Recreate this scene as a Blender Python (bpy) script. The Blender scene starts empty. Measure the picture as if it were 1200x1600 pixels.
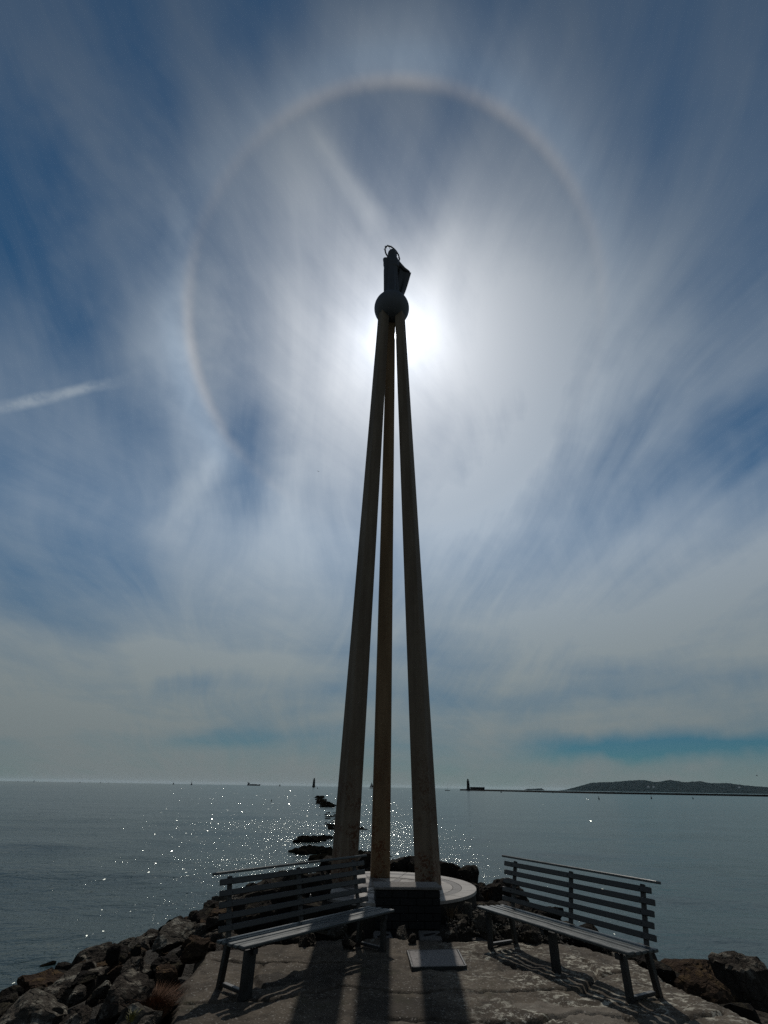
import bpy, bmesh, math, random
import numpy as np
from mathutils import Vector, Matrix, noise as mnoise

random.seed(7)
rng = np.random.default_rng(11)
scene = bpy.context.scene
COL = scene.collection
rad = math.radians

# ------------------------------------------------------------------ camera
FPX, PITCH, ROLL, EYE = 760.0, rad(29.5), rad(0.955), 1.6
cp, sp, cr, sr = math.cos(PITCH), math.sin(PITCH), math.cos(ROLL), math.sin(ROLL)
FWD = Vector((0, cp, sp)); U0 = Vector((0, -sp, cp)); R0 = Vector((1, 0, 0))
RGT = R0 * cr + U0 * sr
UPV = U0 * cr - R0 * sr
cam_d = bpy.data.cameras.new('camera')
cam = bpy.data.objects.new('camera', cam_d); COL.objects.link(cam)
cam_d.sensor_fit = 'VERTICAL'; cam_d.sensor_height = 36.0
cam_d.lens = 36.0 * FPX / 1600.0
cam_d.clip_start = 0.05; cam_d.clip_end = 90000
M = Matrix((RGT, UPV, -FWD)).transposed().to_4x4(); M.translation = Vector((0, 0, EYE))
cam.matrix_world = M
scene.camera = cam

# ------------------------------------------------------------------ sun, sky, exposure
EXPO = -1.0
SUN = Vector((0.01288, 0.65064, 0.75928)).normalized()
SUN_EL = math.asin(SUN.z); SUN_AZ = math.atan2(SUN.x, SUN.y)
sun_d = bpy.data.lights.new('sun', 'SUN'); sun_d.energy = 5.0; sun_d.angle = rad(0.6); sun_d.color = (1.0, 0.95, 0.87)
sun = bpy.data.objects.new('sun', sun_d); COL.objects.link(sun)
sun.rotation_euler = (-SUN).to_track_quat('-Z', 'Y').to_euler()
vs = scene.view_settings
scene.display_settings.display_device = 'sRGB'
vs.view_transform = 'Standard'; vs.look = 'None'; vs.exposure = EXPO; vs.gamma = 1.0; vs.use_curve_mapping = False
scene.render.engine = 'CYCLES'
scene.cycles.max_bounces = 6; scene.cycles.diffuse_bounces = 3; scene.cycles.glossy_bounces = 3
scene.cycles.sample_clamp_indirect = 4.0
scene.cycles.use_denoising = False


class NT:
    """small node-graph helper"""
    def __init__(s, tree): s.t = tree; s.n = tree.nodes; s.l = tree.links
    def put(s, sock, v):
        if v is None: return
        if isinstance(v, bpy.types.NodeSocket): s.l.new(v, sock)
        else:
            try: sock.default_value = v
            except Exception: sock.default_value = (v[0], v[1], v[2], 1.0)
    def m(s, op, a, b=None, c=None, clamp=False):
        n = s.n.new('ShaderNodeMath'); n.operation = op; n.use_clamp = clamp
        for i, v in enumerate((a, b, c)): s.put(n.inputs[i], v)
        return n.outputs[0]
    def v(s, op, a, b=None, scale=None):
        n = s.n.new('ShaderNodeVectorMath'); n.operation = op
        s.put(n.inputs[0], a); s.put(n.inputs[1], b)
        if scale is not None: s.put(n.inputs['Scale'], scale)
        return n.outputs['Value'] if op in ('DOT_PRODUCT', 'LENGTH', 'DISTANCE') else n.outputs['Vector']
    def xyz(s, x, y, z=0.0):
        n = s.n.new('ShaderNodeCombineXYZ')
        for i, q in enumerate((x, y, z)): s.put(n.inputs[i], q)
        return n.outputs[0]
    def sep(s, a):
        n = s.n.new('ShaderNodeSeparateXYZ'); s.put(n.inputs[0], a); return n.outputs
    def noise(s, vec, scale=1.0, detail=4.0, rough=0.55, dist=0.0, out='Fac'):
        n = s.n.new('ShaderNodeTexNoise'); s.put(n.inputs['Vector'], vec)
        s.put(n.inputs['Scale'], scale); s.put(n.inputs['Detail'], detail)
        s.put(n.inputs['Roughness'], rough); s.put(n.inputs['Distortion'], dist)
        return n.outputs[out]
    def voro(s, vec, scale=1.0, feature='F1', out='Distance', rnd=1.0):
        n = s.n.new('ShaderNodeTexVoronoi'); n.feature = feature
        s.put(n.inputs['Vector'], vec); s.put(n.inputs['Scale'], scale); s.put(n.inputs['Randomness'], rnd)
        return n.outputs[out]
    def ramp(s, f, a, b, lo=0.0, hi=1.0, smooth=True):
        n = s.n.new('ShaderNodeMapRange'); n.interpolation_type = 'SMOOTHSTEP' if smooth else 'LINEAR'
        for i, v in enumerate((f, a, b, lo, hi)): s.put(n.inputs[i], v)
        return n.outputs[0]
    def mix(s, f, a, b, kind='MIX'):
        n = s.n.new('ShaderNodeMix'); n.data_type = 'RGBA'; n.blend_type = kind
        s.put(n.inputs[0], f); s.put(n.inputs[6], a); s.put(n.inputs[7], b)
        return n.outputs[2]
    def bump(s, h, strength=0.5, dist=0.02, normal=None):
        n = s.n.new('ShaderNodeBump'); s.put(n.inputs['Height'], h)
        s.put(n.inputs['Strength'], strength); s.put(n.inputs['Distance'], dist)
        if normal is not None: s.put(n.inputs['Normal'], normal)
        return n.outputs[0]


world = bpy.data.worlds.new('World'); scene.world = world; world.use_nodes = True
wt = world.node_tree; wt.nodes.clear(); W = NT(wt)
tc = wt.nodes.new('ShaderNodeTexCoord'); DIR = W.v('NORMALIZE', tc.outputs['Generated'])
dx, dy, dz = W.sep(DIR)
sky = wt.nodes.new('ShaderNodeTexSky'); sky.sky_type = 'NISHITA'; sky.sun_disc = False
sky.sun_elevation = SUN_EL; sky.sun_rotation = SUN_AZ
sky.air_density = 1.0; sky.dust_density = 0.0; sky.ozone_density = 6.0; sky.altitude = 0
bg_sky = wt.nodes.new('ShaderNodeBackground'); bg_sky.inputs[1].default_value = 0.078
clear = W.mix(W.ramp(dz, 0.45, 0.06), (0.66, 1.05, 1.06, 1), (0.26, 0.50, 0.58, 1))
wt.links.new(W.mix(1.0, sky.outputs[0], clear, 'MULTIPLY'), bg_sky.inputs[0])
# angle from the sun, degrees
cosang = W.v('DOT_PRODUCT', DIR, tuple(SUN))
theta = W.m('MULTIPLY', W.m('ARCCOSINE', W.m('MINIMUM', cosang, 0.999999)), 57.29578)
dzc = W.m('MAXIMUM', dz, 0.0)
inv = W.m('DIVIDE', 1.0, W.m('ADD', dzc, 0.34))
plx = W.m('MULTIPLY', dx, inv); ply = W.m('MULTIPLY', dy, inv)
# thin cirrus veil: filaments drawn out along the wind, bent by a slow warp
warp = W.noise(W.xyz(plx, W.m('MULTIPLY', ply, 0.6), 3.1), 1.0, 2.0, 0.5)
warp2 = W.noise(W.xyz(plx, ply, 9.7), 0.9, 2.0, 0.5)
wx = W.m('ADD', plx, W.m('MULTIPLY', W.m('SUBTRACT', warp, 0.5), 0.8))
wx = W.m('ADD', wx, W.m('MULTIPLY', ply, 0.10))
fil = W.noise(W.xyz(W.m('MULTIPLY', wx, 2.0), W.m('MULTIPLY', ply, 0.36), 1.7), 1.6, 5.0, 0.5)
fil2 = W.noise(W.xyz(W.m('MULTIPLY', wx, 7.0), W.m('MULTIPLY', W.m('ADD', ply, warp2), 0.8), 5.2), 1.6, 5.0, 0.55)
azim = W.m('ARCTAN2', dx, dy)
strat = W.noise(W.xyz(W.m('MULTIPLY', azim, 2.2), W.m('ADD', W.m('MULTIPLY', dz, 13.0), W.m('MULTIPLY', warp2, 1.6)), 2.2), 1.0, 4.0, 0.5)
lowm = W.ramp(dz, 0.42, 0.12)
# fine ice fibres in two drift directions, each only in patches
jw = W.m('MULTIPLY', W.m('SUBTRACT', warp2, 0.5), 0.35)
fa = W.noise(W.xyz(W.m('MULTIPLY', W.m('ADD', wx, jw), 15.0), W.m('MULTIPLY', ply, 1.5), 8.3), 1.5, 7.0, 0.62)
ux = W.m('ADD', W.m('MULTIPLY', plx, 0.80), W.m('MULTIPLY', ply, -0.60)); uy = W.m('ADD', W.m('MULTIPLY', plx, 0.60), W.m('MULTIPLY', ply, 0.80))
fb = W.noise(W.xyz(W.m('MULTIPLY', W.m('ADD', ux, jw), 11.0), W.m('MULTIPLY', uy, 1.6), 4.4), 1.5, 7.0, 0.62)
patch = W.noise(W.xyz(plx, ply, 6.6), 2.2, 3.0, 0.5)
fib = W.m('ADD', W.m('MULTIPLY', W.m('MULTIPLY', W.m('SUBTRACT', fa, 0.5), W.ramp(patch, 0.35, 0.6)), 0.44), W.m('MULTIPLY', W.m('MULTIPLY', W.m('SUBTRACT', fb, 0.5), W.ramp(patch, 0.62, 0.38)), 0.42))
puff = W.m('MULTIPLY', W.m('SUBTRACT', W.noise(W.xyz(plx, ply, 1.1), 6.5, 6.0, 0.62, 0.3), 0.5), 0.30)
big = W.noise(DIR, 2.3, 2.0, 0.5)
filc = W.m('ADD', W.m('MULTIPLY', W.m('SUBTRACT', fil, 0.5), 2.0), W.m('MULTIPLY', W.m('SUBTRACT', fil2, 0.5), 0.30))
strc = W.m('MULTIPLY', W.m('SUBTRACT', strat, 0.5), 1.6)
cov = W.m('ADD', W.m('MULTIPLY', filc, W.ramp(lowm, 0, 1, 1, 0.35, False)), W.m('MULTIPLY', strc, lowm))
cov = W.m('ADD', cov, W.m('MULTIPLY', W.m('SUBTRACT', big, 0.5), 0.8))
cov = W.m('ADD', cov, W.m('ADD', fib, puff))
cov = W.m('ADD', cov, 0.50)
cov = W.m('ADD', cov, W.ramp(theta, 34.0, 6.0, 0.0, 0.50))          # veil is densest where it drifts over the sun
cov = W.m('ADD', cov, W.ramp(dz, 0.70, 0.20, 0.0, 0.55))            # longer path through the veil low down


def lobe(px, py, w_deg):
    d = (RGT * (px - 600) + FWD * FPX - UPV * (py - 800)).normalized()
    a = W.m('MULTIPLY', W.m('ARCCOSINE', W.m('MINIMUM', W.v('DOT_PRODUCT', DIR, tuple(d)), 0.999999)), 57.29578)
    return W.ramp(a, w_deg, 0.0, 0.0, 1.0)


JIT = W.m('SUBTRACT', W.noise(DIR, 9.0, 3.0, 0.6), 0.5)


def seg(ax, ay, bx, by, w_deg):
    """soft band along a great-circle arc of the sky"""
    a = (RGT * (ax - 600) + FWD * FPX - UPV * (ay - 800)).normalized()
    b = (RGT * (bx - 600) + FWD * FPX - UPV * (by - 800)).normalized()
    nrm = a.cross(b).normalized(); mid = (a + b).normalized(); half = math.degrees(a.angle(b)) / 2
    off = W.m('ABSOLUTE', W.m('MULTIPLY', W.v('DOT_PRODUCT', DIR, tuple(nrm)), 57.3))
    off = W.m('ADD', off, W.m('MULTIPLY', JIT, w_deg * 1.6))
    am = W.m('MULTIPLY', W.m('ARCCOSINE', W.m('MINIMUM', W.v('DOT_PRODUCT', DIR, tuple(mid)), 0.999999)), 57.29578)
    return W.m('MULTIPLY', W.ramp(off, w_deg, 0.0), W.ramp(am, half * 1.15, half * 0.55))


for args, k in (((0, 330, 20), -0.40), ((200, 60, 14), 0.12), ((1150, 30, 30), -0.42), ((0, 0, 16), -0.06), ((1190, 690, 12), -0.08),
                ((640, 260, 11), -0.30), ((150, 920, 12), -0.30), ((20, 900, 8), -0.2), ((150, 470, 12), -0.15), ((460, 640, 14), 0.15), ((850, 560, 16), 0.15),
                ((610, 60, 9), 0.35), ((150, 490, 11), 0.22), ((290, 300, 8), 0.20), ((10, 730, 9), -0.2), ((440, 230, 9), 0.25)):
    cov = W.m('ADD', cov, W.m('MULTIPLY', lobe(*args), k))
for args, k in (((425, 610, 385, 830, 5.0), -0.34), ((40, -60, 310, 660, 8.0), 0.30), ((330, 330, 300, 760, 5.0), 0.20),
                ((360, 690, 230, 860, 3.2), 0.32), ((640, 880, 1130, 470, 6.0), 0.25), ((700, 1010, 1200, 760, 5.0), 0.12),
                ((900, 850, 1300, 590, 5.5), -0.20), ((800, 1172, 1500, 1150, 1.9), -0.95), ((850, 1075, 1300, 1050, 3.0), -0.35),
                ((480, 190, 600, 360, 1.6), 0.25), ((20, 620, 280, 360, 4.0), -0.18), ((300, 560, 210, 720, 4.0), -0.1), ((240, 1160, 460, 1150, 1.2), -0.3), ((230, 1075, 340, 1065, 2.2), -0.28)):
    cov = W.m('ADD', cov, W.m('MULTIPLY', seg(*args), k))
cov = W.m('MULTIPLY', W.ramp(cov, 0.05, 1.2, 0.0, 1.0, False), 0.96, clamp=True)

# brightness of sunlit ice cloud against angle from the sun (forward scattering) and the 22 degree halo
K = 2.0 ** (-EXPO)
glow = W.m('MULTIPLY', W.m('POWER', 2.71828, W.m('DIVIDE', theta, -12.0)), 1.10)
core = W.m('MULTIPLY', W.m('POWER', 2.71828, W.m('DIVIDE', theta, -2.1)), 1.7)
disc = W.m('MULTIPLY', W.ramp(theta, 0.45, 0.2), 12.0)
veil = W.m('ADD', W.ramp(dz, 0.97, 0.45, 0.05, 0.33, False), W.ramp(dz, 0.40, 0.0, 0.0, -0.16, False))
lum = W.m('ADD', W.m('ADD', glow, core), W.m('ADD', veil, disc))


def bell(c, w): return W.m('MULTIPLY', W.ramp(theta, c - w, c), W.ramp(theta, c + w, c))


# the halo shows only where the veil holds the right ice crystals: over the top, and in patches down the sides
hm = W.m('ADD', W.m('MULTIPLY', lobe(640, 130, 24), 1.1), W.m('ADD', W.m('MULTIPLY', lobe(310, 640, 15), 1.4), W.m('ADD', W.m('MULTIPLY', lobe(285, 440, 16), 0.8), W.m('MULTIPLY', lobe(900, 300, 17), 0.25))))
hm = W.m('MULTIPLY', W.m('ADD', hm, 0.05), W.ramp(fil, 0.25, 0.6, 0.55, 1.0))
halo_w = W.m('MULTIPLY', W.m('MULTIPLY', W.ramp(theta, 20.9, 22.5), W.ramp(theta, 29.3, 22.1)), hm)
lum = W.m('ADD', lum, W.m('MULTIPLY', halo_w, 0.11))
lum = W.m('SUBTRACT', lum, W.m('MULTIPLY', W.m('MULTIPLY', W.m('MULTIPLY', W.ramp(theta, 12.0, 19.0), W.ramp(theta, 22.0, 20.9)), hm), 0.03))
ring_r = W.m('MULTIPLY', bell(21.65, 1.0), hm); ring_b = W.m('MULTIPLY', bell(23.3, 1.8), hm)
tint = W.mix(W.ramp(theta, 30.0, 4.0), (0.82, 0.985, 1.17, 1), (0.95, 0.995, 1.06, 1))
tint = W.mix(W.ramp(dz, 0.45, 0.10), tint, (0.86, 1.0, 1.02, 1))
ccol = W.v('SCALE', tint, None, W.m('MULTIPLY', lum, K))
ccol = W.v('ADD', ccol, W.v('SCALE', (0.115, 0.08, 0.04), None, W.m('MULTIPLY', ring_r, K * 0.95)))
ccol = W.v('ADD', ccol, W.v('SCALE', (-0.004, 0.008, 0.02), None, W.m('MULTIPLY', ring_b, K)))
bg_cl = wt.nodes.new('ShaderNodeBackground'); wt.links.new(ccol, bg_cl.inputs[0]); bg_cl.inputs[1].default_value = 1.0
trail = W.m('MULTIPLY', seg(-140, 668, 190, 594, 0.75), W.ramp(W.noise(DIR, 30.0, 5.0, 0.65), 0.3, 0.65, 0.25, 0.75))
cov = W.m('MAXIMUM', cov, W.m('ADD', cov, W.m('MULTIPLY', trail, 0.75)), clamp=True)
mixs = wt.nodes.new('ShaderNodeMixShader'); wt.links.new(cov, mixs.inputs[0])
wt.links.new(bg_sky.outputs[0], mixs.inputs[1]); wt.links.new(bg_cl.outputs[0], mixs.inputs[2])
wo = wt.nodes.new('ShaderNodeOutputWorld'); wt.links.new(mixs.outputs[0], wo.inputs[0])

# ------------------------------------------------------------------ helpers
C0 = Vector((0, 0, EYE))
SEA_Z = -1.8


def ray(px, py): return (RGT * (px - 600) + FWD * FPX - UPV * (py - 800)).normalized()
def on_z(px, py, z): d = ray(px, py); return C0 + d * ((z - EYE) / d.z)
def at_y(px, py, Y): d = ray(px, py); return C0 + d * (Y / d.y)
def depth(p): return (Vector(p) - C0).dot(FWD)


def smat(name):
    m = bpy.data.materials.new(name); m.use_nodes = True
    n = NT(m.node_tree); b = m.node_tree.nodes['Principled BSDF']
    return m, n, b


def tag(o, label=None, cat=None, group=None, kind=None):
    for k, v in (('label', label), ('category', cat), ('group', group), ('kind', kind)):
        if v: o[k] = v
    return o


def empty(name, loc=(0, 0, 0), rz=0.0):
    o = bpy.data.objects.new(name, None); o.location = loc; o.rotation_euler = (0, 0, rz); o.empty_display_size = 0.2
    COL.objects.link(o); return o


def link(name, me, mat=None, parent=None, loc=None, rot=None, scale=None):
    o = bpy.data.objects.new(name, me)
    if mat is not None and not me.materials: me.materials.append(mat)
    if parent is not None: o.parent = parent
    if loc is not None: o.location = loc
    if rot is not None: o.rotation_euler = rot
    if scale is not None: o.scale = scale
    COL.objects.link(o); return o


def mesh_of(name, bm, smooth=False):
    me = bpy.data.meshes.new(name); bm.normal_update(); bm.to_mesh(me); bm.free()
    if smooth: me.polygons.foreach_set('use_smooth', [True] * len(me.polygons))
    return me


def pyd(name, vs_, fs, smooth=False):
    me = bpy.data.meshes.new(name); me.from_pydata([tuple(v) for v in vs_], [], fs); me.update()
    if smooth: me.polygons.foreach_set('use_smooth', [True] * len(me.polygons))
    return me


def box_bm(bm, size, loc=(0, 0, 0), rot=None, bev=0.0):
    mt = Matrix.Translation(loc) @ (rot.to_4x4() if rot is not None else Matrix.Identity(4)) @ Matrix.Diagonal((*size, 1))
    r = bmesh.ops.create_cube(bm, size=1.0, matrix=mt)
    if bev > 0:
        es = list({e for v in r['verts'] for e in v.link_edges})
        bmesh.ops.bevel(bm, geom=es, offset=bev, segments=1, affect='EDGES', clamp_overlap=True)


def box_mesh(name, size, loc=(0, 0, 0), rot=None, bev=0.004):
    bm = bmesh.new(); box_bm(bm, size, loc, rot, bev); return mesh_of(name, bm)


def loft(name, rings, close_ends=True, smooth=True):
    n = len(rings[0]); vs_ = [p for r in rings for p in r]; fs = []
    for i in range(len(rings) - 1):
        for j in range(n):
            a = i * n + j; b = i * n + (j + 1) % n; fs.append((a, b, b + n, a + n))
    if close_ends:
        fs.append(tuple(reversed(range(n)))); fs.append(tuple(range((len(rings) - 1) * n, len(rings) * n)))
    return pyd(name, vs_, fs, smooth)


def ell(cx, cy, z, rx, ry, n=20, fold=0.0, ph=0.0, k=7):
    out = []
    for i in range(n):
        a = 2 * math.pi * i / n; f = 1 + fold * math.sin(k * a + ph)
        out.append((cx + rx * f * math.cos(a), cy + ry * f * math.sin(a), z))
    return out


# ------------------------------------------------------------------ materials
def concrete_mat(name, c1, c2, spec_col=None, spec_amt=0.0, scale=1.0, rough=0.85, bump=0.4):
    m, n, b = smat(name); b.inputs['IOR'].default_value = 1.2
    g = n.n.new('ShaderNodeNewGeometry').outputs['Position']
    a = n.noise(g, 1.3 * scale, 6, 0.65); f = n.noise(g, 38 * scale, 4, 0.7); s = n.voro(g, 90 * scale)
    col = n.mix(n.ramp(a, 0.3, 0.7), c1, c2)
    col = n.mix(n.ramp(f, 0.35, 0.75, 0, 0.55), col, tuple(x * 0.45 for x in c1[:3]) + (1,))
    if spec_col:
        q = n.m('MULTIPLY', n.ramp(n.noise(g, 2.1 * scale, 5, 0.6), 0.50, 0.66), n.ramp(n.noise(g, 17 * scale, 4, 0.7), 0.48, 0.62))
        col = n.mix(n.m('MULTIPLY', q, spec_amt), col, spec_col)
    n.put(b.inputs['Base Color'], col)
    n.put(b.inputs['Roughness'], n.ramp(f, 0.3, 0.8, rough - 0.15, rough + 0.1))
    h = n.m('ADD', n.m('MULTIPLY', f, 0.6), n.m('MULTIPLY', s, 0.5))
    n.put(b.inputs['Normal'], n.bump(h, bump, 0.012))
    return m


# path: weathered concrete with lichen and exposed aggregate
def path_mat():
    m, n, b = smat('weathered_concrete')
    g = n.n.new('ShaderNodeNewGeometry').outputs['Position']
    gx, gy, gz = n.sep(g)
    a = n.noise(g, 0.9, 5, 0.6); c = n.noise(g, 5.0, 5, 0.65); f = n.noise(g, 55, 3, 0.7)
    col = n.mix(n.ramp(a, 0.33, 0.68), (0.044, 0.035, 0.026, 1), (0.090, 0.074, 0.056, 1))
    col = n.mix(n.ramp(c, 0.42, 0.7, 0, 0.7), col, (0.020, 0.016, 0.012, 1))
    agg = n.voro(g, 75, out='Color'); av = n.sep(agg)[0]
    col = n.mix(n.ramp(av, 0.86, 0.98, 0, 0.38), col, (0.17, 0.155, 0.13, 1))
    col = n.mix(n.ramp(av, 0.15, 0.05, 0, 0.35), col, (0.016, 0.014, 0.012, 1))
    # pale lichen crust, thickest on the outer (right) half of the path
    lz = n.m('MULTIPLY', n.ramp(gx, 0.5, 1.3), n.ramp(n.noise(g, 1.6, 4, 0.6), 0.40, 0.56))
    lx = n.xyz(n.m('MULTIPLY', gx, 0.8), n.m('MULTIPLY', gy, 1.1), gz)
    lich = n.m('MULTIPLY', n.ramp(n.noise(lx, 13, 6, 0.75), 0.525, 0.57), lz)
    l2 = n.m('MULTIPLY', n.ramp(n.noise(lx, 9, 6, 0.7), 0.62, 0.69), n.ramp(n.noise(g, 0.8, 2, 0.5), 0.45, 0.6))
    col = n.mix(n.m('MULTIPLY', n.m('MAXIMUM', lich, l2), 0.85), col, (0.34, 0.325, 0.27, 1))
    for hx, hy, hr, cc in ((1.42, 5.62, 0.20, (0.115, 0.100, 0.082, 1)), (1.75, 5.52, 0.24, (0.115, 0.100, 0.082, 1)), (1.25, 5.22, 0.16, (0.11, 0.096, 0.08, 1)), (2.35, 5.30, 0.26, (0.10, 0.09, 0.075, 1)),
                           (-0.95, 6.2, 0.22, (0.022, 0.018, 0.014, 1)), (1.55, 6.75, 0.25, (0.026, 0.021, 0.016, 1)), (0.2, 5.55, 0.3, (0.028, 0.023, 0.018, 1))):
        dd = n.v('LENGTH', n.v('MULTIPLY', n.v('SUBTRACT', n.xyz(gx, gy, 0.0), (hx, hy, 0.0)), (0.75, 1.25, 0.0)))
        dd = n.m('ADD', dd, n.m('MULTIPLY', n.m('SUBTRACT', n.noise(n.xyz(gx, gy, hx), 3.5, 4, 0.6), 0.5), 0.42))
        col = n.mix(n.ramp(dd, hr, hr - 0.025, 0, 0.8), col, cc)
    # moss
    ms = n.m('MULTIPLY', n.ramp(n.noise(g, 2.4, 4, 0.6), 0.56, 0.7), n.ramp(f, 0.4, 0.6))
    col = n.mix(n.m('MULTIPLY', ms, 0.5), col, (0.032, 0.034, 0.014, 1))
    n.put(b.inputs['Base Color'], col)
    n.put(b.inputs['Roughness'], n.ramp(av, 0.9, 0.99, 0.78, 0.35))
    b.inputs['IOR'].default_value = 1.15
    h = n.m('ADD', n.m('MULTIPLY', f, 0.5), n.m('ADD', n.m('MULTIPLY', c, 1.2), n.m('MULTIPLY', av, 0.15)))
    n.put(b.inputs['Normal'], n.bump(h, 0.6, 0.018))
    return m


def rock_mat(name, c1, c2, lich=(0.30, 0.28, 0.22, 1), lamt=0.5, weed=True, ior=1.2):
    m, n, b = smat(name); b.inputs['IOR'].default_value = ior
    tcn = n.n.new('ShaderNodeTexCoord').outputs['Object']
    geo = n.n.new('ShaderNodeNewGeometry'); g = geo.outputs['Position']; gz = n.sep(g)[2]
    oi = n.n.new('ShaderNodeObjectInfo').outputs['Random']
    vec = n.v('ADD', tcn, n.xyz(n.m('MULTIPLY', oi, 40.0), n.m('MULTIPLY', oi, 17.0), oi))
    a = n.noise(vec, 1.8, 6, 0.62); c = n.noise(g, 7.0, 6, 0.7); f = n.noise(g, 45, 4, 0.7)
    col = n.mix(n.ramp(a, 0.32, 0.68), c1, c2)
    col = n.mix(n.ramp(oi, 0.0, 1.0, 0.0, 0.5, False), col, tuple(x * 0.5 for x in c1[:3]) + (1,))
    col = n.mix(n.ramp(f, 0.5, 0.75, 0, 0.6), col, (0.017, 0.014, 0.012, 1))
    up = n.ramp(n.sep(geo.outputs['Normal'])[2], 0.1, 0.8)
    L = n.m('MULTIPLY', n.m('MULTIPLY', n.ramp(c, 0.50, 0.64), up), lamt)
    col = n.mix(L, col, lich)
    if not weed: n.put(b.inputs['Base Color'], col)
    if weed:
        wb = n.ramp(n.m('ADD', gz, n.m('MULTIPLY', n.m('SUBTRACT', c, 0.5), 0.5)), SEA_Z + 0.75, SEA_Z + 0.35)
        col = n.mix(wb, col, (0.007, 0.0065, 0.005, 1))
        n.put(b.inputs['Base Color'], col)
        n.put(b.inputs['Roughness'], n.ramp(wb, 0.0, 1.0, 0.85, 0.7))
    else:
        n.put(b.inputs['Roughness'], 0.82)
    n.put(b.inputs['Specular IOR Level'], 0.12)
    cr = n.voro(n.v('ADD', g, n.v('SCALE', n.noise(g, 3.0, 3, 0.6, 0, 'Color'), None, 0.25)), 5.0, 'DISTANCE_TO_EDGE')
    h = n.m('ADD', n.m('ADD', n.m('MULTIPLY', c, 1.6), n.m('MULTIPLY', f, 0.45)), n.m('MULTIPLY', n.ramp(cr, 0.0, 0.05), 0.35))
    n.put(b.inputs['Normal'], n.bump(h, 1.0, 0.055))
    return m


def plain_mat(name, col, rough=0.6, metal=0.0, var=0.35, scale=9.0, bump=0.15, spec=0.5, stretch=None, ior=1.45):
    m, n, b = smat(name); b.inputs['IOR'].default_value = ior
    g = n.n.new('ShaderNodeTexCoord').outputs['Object']
    if stretch: g = n.v('MULTIPLY', g, stretch)
    a = n.noise(g, scale, 5, 0.65)
    n.put(b.inputs['Base Color'], n.mix(n.ramp(a, 0.3, 0.7), tuple(x * (1 - var) for x in col) + (1,), tuple(min(1, x * (1 + var)) for x in col) + (1,)))
    n.put(b.inputs['Roughness'], n.ramp(a, 0.3, 0.7, rough - 0.08, rough + 0.1)); b.inputs['Metallic'].default_value = metal
    b.inputs['Specular IOR Level'].default_value = spec
    n.put(b.inputs['Normal'], n.bump(n.noise(g, scale * 6, 4, 0.7), bump, 0.01))
    return m


def pillar_mat(name='stained_concrete', k=(1.0, 1.0, 1.0)):
    m, n, b = smat(name)
    geo = n.n.new('ShaderNodeNewGeometry'); g = geo.outputs['Position']; gx, gy, gz = n.sep(g)
    sv = n.xyz(n.m('MULTIPLY', gx, 5.0), n.m('MULTIPLY', gy, 5.0), n.m('MULTIPLY', gz, 0.35))
    a = n.noise(sv, 1.0, 5, 0.6); c = n.noise(g, 6.0, 5, 0.65); f = n.noise(g, 40, 4, 0.7)
    col = n.mix(n.ramp(a, 0.3, 0.7), (0.074, 0.055, 0.037, 1), (0.125, 0.098, 0.070, 1))
    col = n.mix(n.ramp(c, 0.45, 0.75, 0, 0.5), col, (0.080, 0.056, 0.036, 1))
    # rust blooms, most of them low down, and black specks of lichen
    low = n.ramp(gz, 2.8, 0.4, 0.10, 1.5)
    ru = n.m('MULTIPLY', n.m('MULTIPLY', n.ramp(n.noise(g, 3.2, 4, 0.6), 0.42, 0.58), n.ramp(n.noise(g, 26, 4, 0.7), 0.45, 0.58)), low)
    col = n.mix(n.m('MULTIPLY', ru, 0.85), col, (0.055, 0.022, 0.009, 1))
    bk = n.m('MULTIPLY', n.ramp(f, 0.56, 0.7), n.ramp(n.noise(g, 1.1, 3, 0.5), 0.45, 0.65))
    col = n.mix(n.m('MULTIPLY', bk, 0.75), col, (0.03, 0.026, 0.02, 1))
    # casting joints every 1.9 m
    j = n.m('ABSOLUTE', n.m('SUBTRACT', n.m('FRACT', n.m('DIVIDE', gz, 1.9)), 0.5))
    col = n.mix(n.ramp(j, 0.004, 0.002, 0, 0.25), col, (0.07, 0.055, 0.04, 1))
    col = n.mix(1.0, col, (*k, 1), 'MULTIPLY')
    n.put(b.inputs['Base Color'], col); n.put(b.inputs['Roughness'], 0.85); n.put(b.inputs['Specular IOR Level'], 0.3)
    n.put(b.inputs['Normal'], n.bump(n.m('ADD', f, c), 0.35, 0.012))
    return m


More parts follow.
